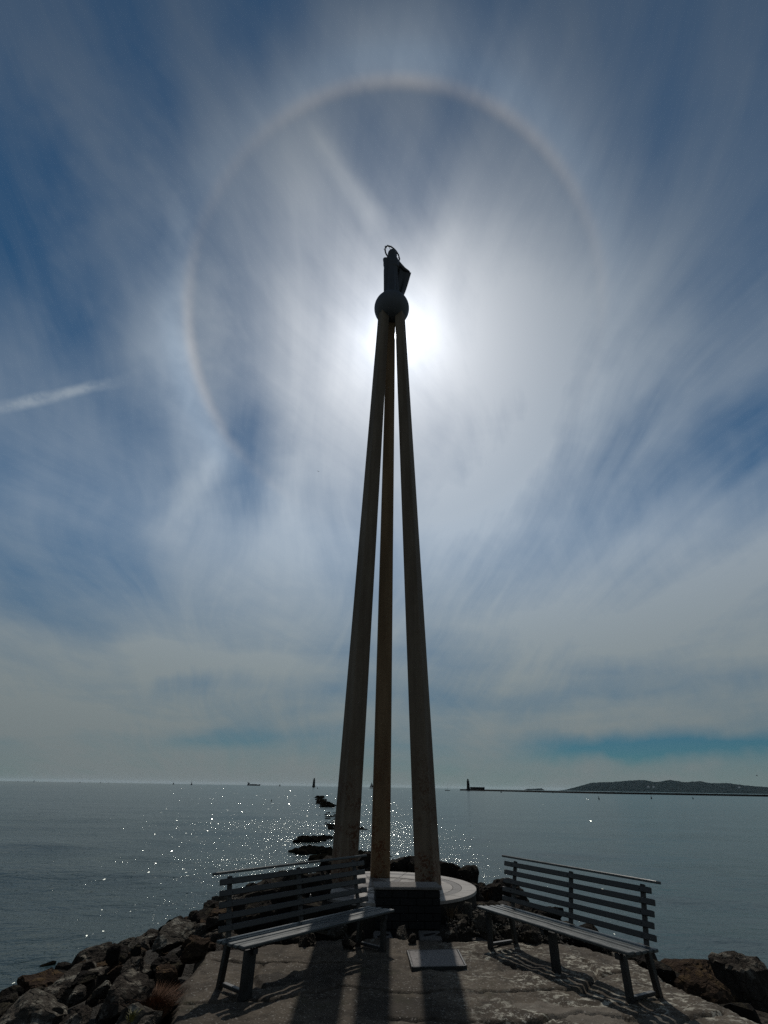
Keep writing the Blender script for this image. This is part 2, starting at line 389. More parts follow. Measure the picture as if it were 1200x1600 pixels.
def sea_mat():
    m, n, b = smat('sea_water')
    geo = n.n.new('ShaderNodeNewGeometry'); g = geo.outputs['Position']; gx, gy, gz = n.sep(g)
    # sheltered water on the harbour side of the breakwater
    line = n.m('ADD', n.m('SUBTRACT', gx, n.m('MULTIPLY', gy, 0.045)), n.m('MULTIPLY', n.m('SUBTRACT', n.noise(g, 0.05, 3, 0.5), 0.5), n.ramp(gy, 20, 300, 6.0, 60.0, False)))
    shel = n.ramp(line, -2.0, 9.0)
    v1 = n.xyz(n.m('MULTIPLY', gx, 0.55), gy, 0.0)
    big = n.noise(v1, 0.55, 5, 0.6, 0.4); mid = n.noise(v1, 2.3, 5, 0.62, 0.3); fine = n.noise(g, 9.0, 4, 0.6, 0.2)
    slick = n.noise(n.xyz(n.m('MULTIPLY', gx, 0.006), n.m('MULTIPLY', gy, 0.03), 0), 1.0, 4, 0.55)
    amp = n.m('MULTIPLY', n.ramp(shel, 0, 1, 1.25, 0.6, False), n.ramp(slick, 0.36, 0.62, 0.6, 1.0))
    h = n.m('ADD', n.m('MULTIPLY', big, 0.24), n.m('ADD', n.m('MULTIPLY', mid, 0.10), n.m('MULTIPLY', fine, 0.017)))
    wave = n.bump(n.m('MULTIPLY', h, amp), 1.0, 1.0)
    # steep wavelet faces turned to the shore, one tilt per cell; wavelets grow longer offshore
    nrm = wave
    for sc, y0, y1, y2, y3, pk in ((40.0, -9, -8, 20, 24, 0.972), (20.0, 20, 24, 60, 75, 0.982), (6.5, 60, 75, 210, 260, 0.990), (1.8, 210, 260, 900, 1200, 0.994)):
        cell = n.voro(n.xyz(gx, n.m('MULTIPLY', gy, 0.36), 0.0), sc, out='Color')
        q = n.sep(cell)
        zone = n.m('MULTIPLY', n.ramp(gy, y0, y1, 0, 1, False), n.ramp(gy, y3, y2, 0, 1, False))
        pick = n.m('MULTIPLY', n.m('GREATER_THAN', n.m('FRACT', n.m('MULTIPLY', q[2], 7.31)), n.ramp(shel, 0.0, 0.8, pk, 0.9997, False)), n.m('GREATER_THAN', zone, 0.5))
        rx = n.m('MULTIPLY', n.m('SUBTRACT', q[0], 0.5), 0.9); ry = n.m('SUBTRACT', n.m('MULTIPLY', q[1], -0.40), 0.14)
        facet = n.v('NORMALIZE', n.xyz(rx, ry, 1.0))
        mx = n.n.new('ShaderNodeMix'); mx.data_type = 'VECTOR'; n.put(mx.inputs[0], pick); n.put(mx.inputs[4], nrm); n.put(mx.inputs[5], facet)
        nrm = mx.outputs[1]
    n.put(b.inputs['Normal'], nrm)
    n.put(b.inputs['Base Color'], n.mix(n.ramp(slick, 0.35, 0.65), (0.010, 0.022, 0.022, 1), (0.016, 0.031, 0.029, 1)))
    n.put(b.inputs['Roughness'], 0.13); b.inputs['IOR'].default_value = 1.333
    n.put(b.inputs['Specular Tint'], (0.80, 1.0, 0.86, 1))
    return m


MAT = dict(
    path=path_mat(), pillar=pillar_mat(), pillar_tan=pillar_mat('rust_stained_concrete', (1.5, 1.32, 1.05)), sea=sea_mat(),
    rock=rock_mat('grey_brown_rock', (0.034, 0.028, 0.023, 1), (0.064, 0.054, 0.044, 1), (0.20, 0.18, 0.145, 1), 0.8),
    rock_brown=rock_mat('rust_brown_rock', (0.036, 0.023, 0.016, 1), (0.056, 0.038, 0.026, 1), (0.13, 0.085, 0.04, 1), 0.5),
    rock_lichen=rock_mat('lichened_rock', (0.050, 0.043, 0.035, 1), (0.082, 0.072, 0.059, 1), (0.24, 0.225, 0.185, 1), 0.9),
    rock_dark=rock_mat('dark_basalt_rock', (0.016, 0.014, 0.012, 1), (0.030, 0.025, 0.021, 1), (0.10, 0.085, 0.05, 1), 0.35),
    reef=rock_mat('weed_covered_rock', (0.006, 0.0055, 0.0045, 1), (0.010, 0.009, 0.007, 1), (0.02, 0.017, 0.01, 1), 0.3, ior=1.0),
    rubble=concrete_mat('dark_rubble', (0.016, 0.014, 0.011, 1), (0.032, 0.027, 0.021, 1), bump=1.0),
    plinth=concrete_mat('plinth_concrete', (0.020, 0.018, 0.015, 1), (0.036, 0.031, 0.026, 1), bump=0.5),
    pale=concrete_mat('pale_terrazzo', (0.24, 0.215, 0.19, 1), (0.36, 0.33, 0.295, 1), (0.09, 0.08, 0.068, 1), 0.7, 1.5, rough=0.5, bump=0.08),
    band=concrete_mat('grey_terrazzo', (0.14, 0.125, 0.11, 1), (0.19, 0.17, 0.155, 1), scale=1.5, rough=0.5, bump=0.08),
    inlay=concrete_mat('dark_inlay', (0.085, 0.07, 0.06, 1), (0.11, 0.10, 0.085, 1), scale=1.5, rough=0.5, bump=0.08),
    brick=concrete_mat('dark_stone_brick', (0.012, 0.012, 0.012, 1), (0.020, 0.0195, 0.019, 1), bump=0.5),
    cap=concrete_mat('cap_stone', (0.12, 0.11, 0.10, 1), (0.17, 0.155, 0.14, 1), bump=0.3),
    slabpale=concrete_mat('pale_slab', (0.16, 0.148, 0.14, 1), (0.22, 0.205, 0.195, 1), (0.025, 0.022, 0.02, 1), 0.9, 1.6, bump=0.25),
    paver=concrete_mat('grey_paver', (0.10, 0.088, 0.077, 1), (0.14, 0.125, 0.11, 1), bump=0.35),
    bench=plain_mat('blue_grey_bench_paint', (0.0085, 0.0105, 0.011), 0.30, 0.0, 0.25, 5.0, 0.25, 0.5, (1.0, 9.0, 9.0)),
    seat=plain_mat('sunlit_bench_paint', (0.040, 0.048, 0.048), 0.42, 0.0, 0.45, 6.0, 0.06, 0.5, (1.0, 10.0, 10.0)),  # bench paint lightened: sunlight on seat slats and top rails put into the colour
    steel=plain_mat('painted_bench_steel', (0.010, 0.011, 0.011), 0.45, 0.0, 0.3, 12.0, 0.2),
    bronze=plain_mat('dark_bronze', (0.022, 0.023, 0.025), 0.55, 0.0, 0.3, 4.0, 0.2),
    globe=plain_mat('dark_globe_stone', (0.036, 0.040, 0.045), 0.6, 0.0, 0.3, 3.0, 0.2),
    hill=plain_mat('wooded_hill', (0.012, 0.022, 0.025), 0.95, 0.0, 0.5, 0.02, 0.0, 0.1, ior=1.0),  # blue cast of the distant air is put into the hill colour
    fardark=plain_mat('far_dark_stone', (0.016, 0.015, 0.014), 0.9, 0.0, 0.3, 0.5, 0.0, 0.2, ior=1.0),
    hull=plain_mat('dark_hull_paint', (0.015, 0.015, 0.018), 0.7, 0.0, 0.2, 0.2, 0.0, 0.3, ior=1.0),
    ship=plain_mat('ship_grey_paint', (0.10, 0.10, 0.10), 0.6, 0.0, 0.2, 0.2, 0.0, 0.3),
    white=plain_mat('white_paint', (0.75, 0.75, 0.72), 0.6, 0.0, 0.05, 1.0, 0.0),
    grass=plain_mat('dry_russet_grass', (0.085, 0.040, 0.02), 0.8, 0.0, 0.4, 8.0, 0.0, 0.2),
    straw=plain_mat('dry_straw', (0.09, 0.062, 0.036), 0.8, 0.0, 0.4, 8.0, 0.0, 0.2),
    leaf=plain_mat('yellow_green_leaf', (0.09, 0.085, 0.02), 0.7, 0.0, 0.4, 8.0, 0.0, 0.3),
    gravel=rock_mat('wet_gravel', (0.05, 0.045, 0.04, 1), (0.12, 0.11, 0.09, 1), (0.3, 0.28, 0.25, 1), 0.6, weed=False),
    feather=plain_mat('dark_feather', (0.06, 0.06, 0.065), 0.8, 0.0, 0.2, 8.0, 0.0),
)

# ------------------------------------------------------------------ the setting: sea, embankment, path
# sea: one sheet out to the horizon, real waves near the shore
na, nr = 520, 420
az = np.linspace(-math.radians(66), math.radians(66), na)
rr = np.concatenate([[0.5], np.geomspace(4.0, 45000.0, nr - 1)])
A_, R_ = np.meshgrid(az, rr)
SX = (R_ * np.sin(A_)); SY = (R_ * np.cos(A_)) - 1.0
SZ = np.zeros_like(SX)
fade = np.clip(1.0 - (R_ / 160.0), 0, 1)
shel = np.clip((SX - 0.045 * SY + 4) / 30.0, 0, 1)
for k in range(16):
    wl = 0.5 * 1.27 ** k; th = rng.normal(0.2, 0.45); kx = math.sin(th) * 2 * math.pi / wl; ky = math.cos(th) * 2 * math.pi / wl
    cell = R_ * (az[1] - az[0]); ok = np.clip((wl / np.maximum(cell * 2.2, R_ * 0.05) - 1) * 1.5, 0, 1)
    SZ += 0.0075 * wl ** 0.75 * np.sin(kx * SX + ky * SY + rng.uniform(0, 6.28)) * ok
SZ *= fade * (1 - 0.55 * shel)
vs_ = np.stack([SX, SY, SZ + SEA_Z], -1).reshape(-1, 3)
idx = np.arange(na * nr).reshape(nr, na)
qs = np.stack([idx[:-1, :-1], idx[:-1, 1:], idx[1:, 1:], idx[1:, :-1]], -1).reshape(-1, 4)
sea_me = bpy.data.meshes.new('sea'); sea_me.from_pydata(vs_.tolist(), [], qs[:, ::-1].tolist()); sea_me.update()
sea_me.polygons.foreach_set('use_smooth', [True] * len(sea_me.polygons))
sea = link('sea', sea_me, MAT['sea']); tag(sea, kind='structure')

# path outline, metres (y ahead of the camera)
PATH = [(-1.45, -7), (-1.58, 4.0), (-1.60, 5.18), (-1.77, 6.0), (-1.90, 7.02), (-1.62, 7.18), (-0.68, 7.60), (0.09, 7.80), (0.86, 7.66),
        (1.33, 7.70), (2.30, 7.62), (2.84, 7.05), (2.84, 6.35), (3.05, 5.6), (3.35, 4.2), (3.4, -7)]
PA = np.array(PATH)


def sdist(X, Y):
    """signed distance to the path outline, negative inside"""
    P = np.stack([X, Y], -1); d = np.full(X.shape, 1e9); ins = np.zeros(X.shape, bool)
    for i in range(len(PA)):
        a = PA[i]; b = PA[(i + 1) % len(PA)]; ab = b - a
        t = np.clip(((P - a) @ ab) / (ab @ ab), 0, 1); q = a + t[..., None] * ab
        d = np.minimum(d, np.hypot(P[..., 0] - q[..., 0], P[..., 1] - q[..., 1]))
        c = ((a[1] > Y) != (b[1] > Y)) & (X < (b[0] - a[0]) * (Y - a[1]) / (b[1] - a[1] + 1e-12) + a[0]); ins ^= c
    return np.where(ins, -d, d)


def vnoise(X, Y, s, seed=0.0):
    out = np.empty(X.shape); fx = X.ravel(); fy = Y.ravel(); o = out.ravel()
    for i in range(len(fx)): o[i] = mnoise.fractal(Vector((fx[i] * s, fy[i] * s, seed)), 0.9, 2.0, 4)
    return o.reshape(X.shape)


CR = [[(-1.7, 6.75), (-1.0, 6.72), (-0.5, 6.74), (-0.2, 6.75)],
      [(-0.35, 6.02), (-0.05, 5.98), (0.1, 5.93), (0.35, 5.92), (0.65, 5.97), (1.0, 5.98), (1.25, 6.02), (1.6, 6.1), (1.9, 6.02)],
      [(-1.6, 5.62), (-0.9, 5.72), (-0.35, 5.95)],
      [(0.1, 5.35), (0.5, 5.33), (0.8, 5.31), (1.3, 5.36)],
      [(1.9, 6.02), (2.2, 6.45), (2.55, 6.6)], [(2.2, 6.45), (2.25, 6.95)], [(1.05, 7.2), (1.35, 6.8), (1.5, 6.55)],
      [(1.3, 5.36), (1.7, 5.6), (2.3, 5.35), (2.9, 5.6)], [(-1.15, 6.72), (-1.2, 6.3), (-1.05, 6.0)]]
CRJ = []
for c in CR:
    pts = [c[0]]
    for a, b in zip(c[:-1], c[1:]):
        for k in range(1, 7):
            t = k / 6; pts.append((a[0] + (b[0] - a[0]) * t + random.gauss(0, 0.012), a[1] + (b[1] - a[1]) * t + random.gauss(0, 0.012)))
    CRJ.append(np.array(pts))
gx = np.concatenate([np.linspace(-2.3, 3.7, 260)])
gy = np.concatenate([np.linspace(-7, 4.6, 24), np.linspace(4.65, 8.1, 170)])
X, Y = np.meshgrid(gx, gy)
Zn = vnoise(X, Y, 1.3) * 0.022 + vnoise(X, Y, 7.0, 4.0) * 0.010
sd = sdist(X, Y) + vnoise(X, Y, 4.0, 8.0) * 0.05
Z = Zn - np.clip(sd + 0.05, 0, 0.06) * 0.9 - np.where(sd > 0.01, np.clip((sd - 0.0) * 12, 0, 0.6), 0)
dc = np.full(X.shape, 9.0)
for c in CRJ:
    for a, b in zip(c[:-1], c[1:]):
        ab = b - a; P = np.stack([X, Y], -1); t = np.clip(((P - a) @ ab) / (ab @ ab + 1e-9), 0, 1); q = a + t[..., None] * ab
        dc = np.minimum(dc, np.hypot(P[..., 0] - q[..., 0], P[..., 1] - q[..., 1]))
Z -= np.clip(1 - dc / 0.030, 0, 1) * 0.05
# spalled hollows on the outer half of the path
for hx, hy, hr in ((1.75, 5.55, 0.28), (2.2, 5.2, 0.3), (1.2, 5.25, 0.2)):
    q = np.hypot((X - hx) * 0.8, Y - hy) + vnoise(X, Y, 3.0, hx) * 0.12
    Z -= np.clip((hr - q) / 0.03, 0, 1) * 0.014
vs_ = np.stack([X, Y, Z], -1).reshape(-1, 3); ny, nx = X.shape
idx = np.arange(nx * ny).reshape(ny, nx)
keep = (sd[:-1, :-1] < 0.16)
qs = np.stack([idx[:-1, :-1], idx[:-1, 1:], idx[1:, 1:], idx[1:, :-1]], -1)[keep]
pm = bpy.data.meshes.new('path'); pm.from_pydata(vs_.tolist(), [], qs.tolist()); pm.update()
pm.polygons.foreach_set('use_smooth', [True] * len(pm.polygons))
path = link('path', pm, MAT['path']); tag(path, kind='structure')


def bank_z(x, y):
    """embankment surface under the boulders"""
    x = np.asarray(x, float); y = np.asarray(y, float)
    # spine runs along the path, past the monument, and dips to the half-tide reef
    yc = np.clip(y, -8, 12.6)
    left = np.where(yc < 7.3, -1.75, -1.75 + (yc - 7.3) * 0.17); right = np.where(yc < 7.2, 2.95, 2.95 - (yc - 7.2) * 0.20)
    dl = np.maximum(left - x, 0); dr = np.maximum(x - right, 0); d = np.maximum(dl, dr)
    end = np.maximum(y - 11.6, 0)
    d = np.hypot(d, end * 0.45)
    z = -0.12 - 0.09 * d - 0.047 * d * d - 0.30 * np.maximum(d - 2.0, 0) ** 2
    z = np.where(dr > 0, -0.16 - 0.42 * d - 0.03 * d * d, z)
    z = z + 0.13 * np.clip(1.6 - np.hypot(x - 1.2, y - 8.5), 0, 1)
    return np.maximum(z, -4.0)


bx = np.arange(-11, 11.01, 0.16); by = np.arange(-7, 24.01, 0.16)
X, Y = np.meshgrid(bx, by)
Z = bank_z(X, Y) + vnoise(X, Y, 1.7, 2.0) * 0.10 + vnoise(X, Y, 6.0, 5.0) * 0.04
ins = sdist(X, Y); Z = np.where(ins < 0.1, np.minimum(Z, -0.22), Z)
ny, nx = X.shape; idx = np.arange(nx * ny).reshape(ny, nx)
qs = np.stack([idx[:-1, :-1], idx[:-1, 1:], idx[1:, 1:], idx[1:, :-1]], -1).reshape(-1, 4)
em = bpy.data.meshes.new('embankment'); em.from_pydata(np.stack([X, Y, Z], -1).reshape(-1, 3).tolist(), [], qs.tolist()); em.update()
bank = link('embankment', em, MAT['rubble']); tag(bank, kind='structure')


def on_bank(px, py, lift=0.0):
    d = ray(px, py); t = 4.0
    for _ in range(900):
        p = C0 + d * t
        if p.z <= float(bank_z(p.x, p.y)) + lift: break
        t += 0.03
    return C0 + d * t


# far shore: wooded headland and an islet
def ridge(name, prof, dist, thick, seed, base=-2.5):
    pts = []
    fx = [p[0] for p in prof]; fh = [p[1] for p in prof]
    xs = np.arange(fx[0], fx[-1] + 0.1, 1.2 if name == 'hill' else 0.8)
    rows = 9; vs_ = []
    for x in xs:
        h = float(np.interp(x, fx, fh))
        hor = 1230 + (x - 600) * 0.016667
        d = ray(x, hor); d.z = 0; d.normalize()
        k = dist / d.y
        for j in range(rows):
            t = j / (rows - 1)
            prof_t = math.sin(math.pi * min(t * 1.35, 1.0) / 2) if t < 0.74 else math.cos((t - 0.74) / 0.26 * math.pi / 2)
            q = k + thick * (t - 0.74)
            hm = h * 0.92 * 0.757 / FPX * k * prof_t
            if 0 < j < rows - 1:
                hm *= 1 + 0.10 * mnoise.noise(Vector((x * 0.04, j * 0.9, seed)))
                hm += (0.45 + 0.55 * prof_t) * 0.0006 * k * (mnoise.noise(Vector((x * 0.33, j * 2.1, seed + 3))) + 0.6 * mnoise.noise(Vector((x * 0.9, j * 3.3, seed + 7)))) * min(1, h / 6)
            vs_.append((d.x * q, d.y * q, max(hm, 0) + base if 0 < j < rows - 1 else base))
    n = len(xs); fs = [(i * rows + j, (i + 1) * rows + j, (i + 1) * rows + j + 1, i * rows + j + 1) for i in range(n - 1) for j in range(rows - 1)]
    o = link(name, pyd(name, vs_, fs), MAT['hill']); tag(o, kind='structure'); return o


ridge('hill', [(872, 0), (885, 2), (900, 6), (925, 12.4), (940, 14.7), (960, 14), (985, 17.4), (1010, 17.8), (1025, 15.3), (1050, 18.5), (1075, 16),
               (1100, 17.2), (1120, 15), (1145, 14.1), (1170, 11.8), (1200, 9.5), (1260, 8), (1340, 12), (1420, 7), (1500, 0)], 6000, 1500, 1.0)
ridge('islet', [(818, 0), (824, 2.0), (832, 2.4), (840, 3.0), (846, 3.6), (852, 0)], 5000, 200, 6.0)


# ------------------------------------------------------------------ monument
L0, R0_, M0 = (-0.55, 9.62), (0.80, 9.60), (0.035, 10.38)
LT, RT, MT = (-0.105, 9.74), (0.375, 9.74), (0.115, 10.02)
ZB, ZT = 0.265, 13.95


def pillar(b, t, rz, tw):
    rings = []; n = 30
    for i in range(n + 1):
        u = i / n; z = ZB + (ZT - ZB) * u; cx = b[0] + (t[0] - b[0]) * u; cy = b[1] + (t[1] - b[1]) * u
        h = (0.326 + (tw - 0.326) * u) / 2; ch = 0.018; a = rad(rz)
        prof = [(-h + ch, -h), (h - ch, -h), (h, -h + ch), (h, h - ch), (h - ch, h), (-h + ch, h), (-h, h - ch), (-h, -h + ch)]
        j = 0.0018 * math.sin(i * 7.3 + rz)
        rings.append([(cx + (x * math.cos(a) - y * math.sin(a)) * (1 + j), cy + (x * math.sin(a) + y * math.cos(a)) * (1 + j), z) for x, y in prof])
    return loft('pillar', rings, True, False)


mon = empty('monument', (0.12, 9.8, 0.27))
tag(mon, 'tall tripod monument of three leaning stained concrete pillars carrying a dark globe', 'monument')


def local(me, origin):
    me.transform(Matrix.Translation(-Vector(origin))); return me


MO = (0.12, 9.8, 0.27)
for b, t, rz, tw in ((L0, LT, 33, 0.25), (R0_, RT, -28, 0.235), (M0, MT, 3, 0.245)):
    pl_ = link('pillar', local(pillar(b, t, rz, tw), MO), MAT['pillar_tan' if b is M0 else 'pillar'], mon)
    if b is M0: pl_['label'] = 'tan rust-stained middle pillar, set back behind the other two'
GC = Vector((0.131, 9.83, 14.27)); GR = 0.53
bm = bmesh.new(); bmesh.ops.create_uvsphere(bm, u_segments=48, v_segments=28, radius=GR, matrix=Matrix.Translation(GC))
globe = link('globe', local(mesh_of('globe', bm, True), MO), MAT['globe'], mon)

# round plinth with an inlaid compass rose
PC = Vector((0.124, 9.57, 0.0)); PRAD = 1.41; PZ = 0.255
pl = empty('round_plinth', PC); tag(pl, 'low round concrete plinth with pale paved top and compass rose under the pillars', 'plinth')


def annulus(name, r0, r1, z0, z1, a0, a1, seg, mat, parent):
    vs_ = []; fs = []
    for i in range(seg + 1):
        a = a0 + (a1 - a0) * i / seg
        for r, z in ((r0, z0), (r0, z1), (r1, z1), (r1, z0)): vs_.append((r * math.cos(a), r * math.sin(a), z))
    for i in range(seg):
        b = i * 4
        for j in range(4): fs.append((b + j, b + (j + 1) % 4, b + 4 + (j + 1) % 4, b + 4 + j))
    fs += [(0, 1, 2, 3), (seg * 4 + 3, seg * 4 + 2, seg * 4 + 1, seg * 4)]
    me = pyd(name, vs_, fs); bm = bmesh.new(); bm.from_mesh(me); bmesh.ops.recalc_face_normals(bm, faces=bm.faces); bm.to_mesh(me); bm.free()
    return link(name, me, mat, parent)


bm = bmesh.new()
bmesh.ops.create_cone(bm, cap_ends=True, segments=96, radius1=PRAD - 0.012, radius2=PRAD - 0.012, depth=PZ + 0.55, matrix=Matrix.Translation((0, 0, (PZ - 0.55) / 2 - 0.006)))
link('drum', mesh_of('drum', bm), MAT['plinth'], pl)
for k in range(16):
    a0 = k * math.pi / 8 + 0.1; g = 0.004
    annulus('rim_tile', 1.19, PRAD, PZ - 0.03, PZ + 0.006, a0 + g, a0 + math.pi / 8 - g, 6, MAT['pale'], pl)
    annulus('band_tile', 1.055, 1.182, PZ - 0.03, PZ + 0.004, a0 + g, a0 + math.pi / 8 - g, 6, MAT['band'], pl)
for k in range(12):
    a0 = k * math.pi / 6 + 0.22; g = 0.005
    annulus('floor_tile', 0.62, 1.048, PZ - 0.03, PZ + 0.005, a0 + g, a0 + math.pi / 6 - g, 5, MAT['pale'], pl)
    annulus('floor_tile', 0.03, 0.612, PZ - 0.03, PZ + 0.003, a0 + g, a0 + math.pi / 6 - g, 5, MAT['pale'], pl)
for k in range(8):
    a = k * math.pi / 4 + 0.35; r1 = 0.98 if k % 2 == 0 else 0.66; w = 0.13 if k % 2 == 0 else 0.10
    for s, mt in ((1, MAT['inlay']), (-1, MAT['band'])):
        c, s_ = math.cos(a), math.sin(a)
        tri = [(0.05, 0), (r1 * 0.34, s * w), (r1, 0)]
        lo = [(c * x - s_ * y, s_ * x + c * y, PZ - 0.01) for x, y in tri]; hi = [(x, y, PZ + 0.0085) for x, y, _ in lo]
        fs = [(3, 4, 5), (2, 1, 0), (0, 1, 4, 3), (1, 2, 5, 4), (2, 0, 3, 5)]
        me = pyd('compass_point', lo + hi, fs); bm = bmesh.new(); bm.from_mesh(me); bmesh.ops.recalc_face_normals(bm, faces=bm.faces); bm.to_mesh(me); bm.free()
        link('compass_point', me, mt, pl)
annulus('compass_ring', 0.70, 0.735, PZ - 0.01, PZ + 0.0105, 0, 6.2831, 64, MAT['inlay'], pl)

# brick block in front of the plinth
pb = empty('brick_pedestal', (0.405, 8.10, 0.0), rad(3.5)); tag(pb, 'dark low brick pedestal block with pale cap stone in front of the round plinth', 'pedestal')
link('core', box_mesh('core', (0.80, 0.385, 0.80), (0, 0.215, -0.005)), MAT['brick'], pb)
bh = 0.072
for r in range(5):
    n = 4; w = 0.86 / n; off = 0.0 if r % 2 == 0 else w / 2
    z = 0.012 + r * (bh + 0.008) + bh / 2
    x0 = -0.43
    edges = [x0 + i * w + off for i in range(n + 1)]
    if off: edges = [x0] + [e for e in edges if e < 0.43 - 0.02]
    edges[-1 if not off else len(edges) - 1] = edges[-1]
    if edges[-1] < 0.43 - 1e-6: edges.append(0.43)
    for a, b in zip(edges[:-1], edges[1:]):
        if b - a < 0.03: continue
        j = random.uniform(-0.004, 0.004)
        link('brick', box_mesh('brick', (b - a - 0.006, 0.10, bh + 0.003), ((a + b) / 2, 0.05 + j, z), None, 0.006), MAT['brick'], pb)
    for sx in (-1, 1):
        for q in range(2):
            link('brick', box_mesh('brick', (0.09, 0.14, bh), (sx * (0.385 + random.uniform(-0.003, 0.003)), 0.175 + q * 0.15, z), None, 0.006), MAT['brick'], pb)
link('cap_stone', box_mesh('cap_stone', (0.90, 0.42, 0.035), (0, 0.20, 0.432), None, 0.008), MAT['cap'], pb)

# ------------------------------------------------------------------ statue on the globe
ST = Vector((0.131, 9.83, 14.78))
st = empty('statue', ST); tag(st, 'dark bronze statue of a robed veiled figure with a ring halo standing on the globe', 'statue')
bm = bmesh.new()


def add_loft(rings):
    n = len(rings[0]); vv = [[bm.verts.new(p) for p in r] for r in rings]
    for a, b in zip(vv[:-1], vv[1:]):
        for j in range(n): bm.faces.new((a[j], a[(j + 1) % n], b[(j + 1) % n], b[j]))
    bm.faces.new(list(reversed(vv[0]))); bm.faces.new(vv[-1])


# robe and torso
add_loft([ell(-0.01, 0, -0.05, 0.25, 0.23, 36, 0.09, 0.3, 9), ell(-0.01, 0, 0.10, 0.23, 0.21, 36, 0.09, 0.4, 9), ell(0.0, 0, 0.55, 0.205, 0.19, 36, 0.08, 0.6, 9),
          ell(0.0, 0, 1.0, 0.195, 0.18, 36, 0.05, 1.0, 9), ell(0.0, 0, 1.35, 0.185, 0.16, 36, 0.03, 1.2, 9), ell(0.0, 0, 1.62, 0.20, 0.155, 36, 0.02, 1.4, 9),
          ell(-0.01, 0, 1.80, 0.20, 0.15, 36), ell(0.0, 0.01, 1.91, 0.13, 0.12, 36), ell(0.0, 0.02, 1.98, 0.075, 0.08, 36)])
# veiled head, chin forward
add_loft([ell(0.0, 0.02, 1.94, 0.085, 0.09, 20), ell(0.005, 0.0, 2.03, 0.135, 0.14, 20), ell(0.005, -0.005, 2.13, 0.158, 0.168, 20), ell(0.005, -0.005, 2.23, 0.152, 0.165, 20),
          ell(0.005, 0, 2.31, 0.12, 0.13, 20), ell(0.005, 0.005, 2.365, 0.06, 0.065, 20)])
# veil falling from the head over the shoulders
add_loft([ell(0.03, 0.0, 1.45, 0.205, 0.17, 24, 0.04, 0.0, 7), ell(0.035, 0.0, 1.70, 0.20, 0.17, 24, 0.03, 0.2, 7), ell(0.035, 0.0, 1.86, 0.175, 0.16, 24), ell(0.02, 0.0, 2.0, 0.135, 0.15, 24), ell(0.0, 0.0, 2.15, 0.142, 0.157, 24), ell(0, 0.0, 2.25, 0.115, 0.13, 24)])
# face: brow, nose, chin as soft swellings on the seaward-left side
for p, r in (((-0.06, 0.13, 2.13), 0.03), ((-0.055, 0.12, 2.04), 0.035), ((-0.03, 0.12, 2.19), 0.05)):
    bmesh.ops.create_icosphere(bm, subdivisions=2, radius=r, matrix=Matrix.Translation(p))


def limb(pts):
    rings = []
    for i, (p, r) in enumerate(pts):
        p = Vector(p); a = Vector(pts[max(i - 1, 0)][0]); b = Vector(pts[min(i + 1, len(pts) - 1)][0]); d = (b - a).normalized()
        x = d.cross(Vector((0.3, 0.9, 0.1))).normalized(); y = d.cross(x).normalized()
        rings.append([tuple(p + x * r * math.cos(t * math.pi / 6) + y * r * math.sin(t * math.pi / 6)) for t in range(12)])
    add_loft(rings)


# raised sleeve on the near shoulder, the other arm held out under the cloak
limb([((-0.10, 0.02, 1.80), 0.10), ((-0.175, -0.04, 1.86), 0.10), ((-0.225, -0.07, 1.80), 0.085), ((-0.215, -0.07, 1.66), 0.075), ((-0.205, -0.05, 1.55), 0.085), ((-0.17, 0.04, 1.30), 0.06)])
limb([((-0.20, -0.06, 0.05), 0.055), ((-0.20, -0.06, 0.7), 0.065), ((-0.20, -0.05, 1.2), 0.075), ((-0.19, -0.04, 1.7), 0.075)])
limb([((0.15, 0.0, 1.80), 0.085), ((0.27, 0.03, 1.66), 0.07), ((0.40, 0.06, 1.52), 0.055), ((0.54, 0.08, 1.42), 0.04), ((0.58, 0.09, 1.40), 0.02)])
fig = link('figure', mesh_of('figure', bm, True), MAT['bronze'], st)
rm = fig.modifiers.new('remesh', 'REMESH'); rm.mode = 'VOXEL'; rm.voxel_size = 0.013; rm.use_smooth_shade = True
sm = fig.modifiers.new('smooth', 'SMOOTH'); sm.factor = 0.5; sm.iterations = 2
# spread cloak hanging from the arm
vs_ = []; fs = []; ns, nt = 14, 18
for i in range(ns + 1):
    s = i / ns
    top = Vector((0.08 + 0.54 * s, 0.05 + 0.06 * s, 1.90 - 0.50 * s - 0.09 * math.sin(s * math.pi)))
    for j in range(nt + 1):
        t = j / nt
        bot = Vector((0.10 + 0.17 * s, 0.12 + 0.05 * s, 0.03))
        p = top.lerp(bot, t); p.y += 0.035 * math.sin(s * 13 + t * 2.0) * (0.3 + t) + 0.10 * math.sin(t * math.pi)
        if j == 0: p.z += 0.028 * math.sin(s * 38)
        vs_.append(p)
for i in range(ns):
    for j in range(nt):
        a = i * (nt + 1) + j; fs.append((a, a + 1, a + nt + 2, a + nt + 1))
ck = link('cloak', pyd('cloak', vs_, fs, True), MAT['bronze'], st)
so = ck.modifiers.new('thickness', 'SOLIDIFY'); so.thickness = 0.035; so.offset = 0
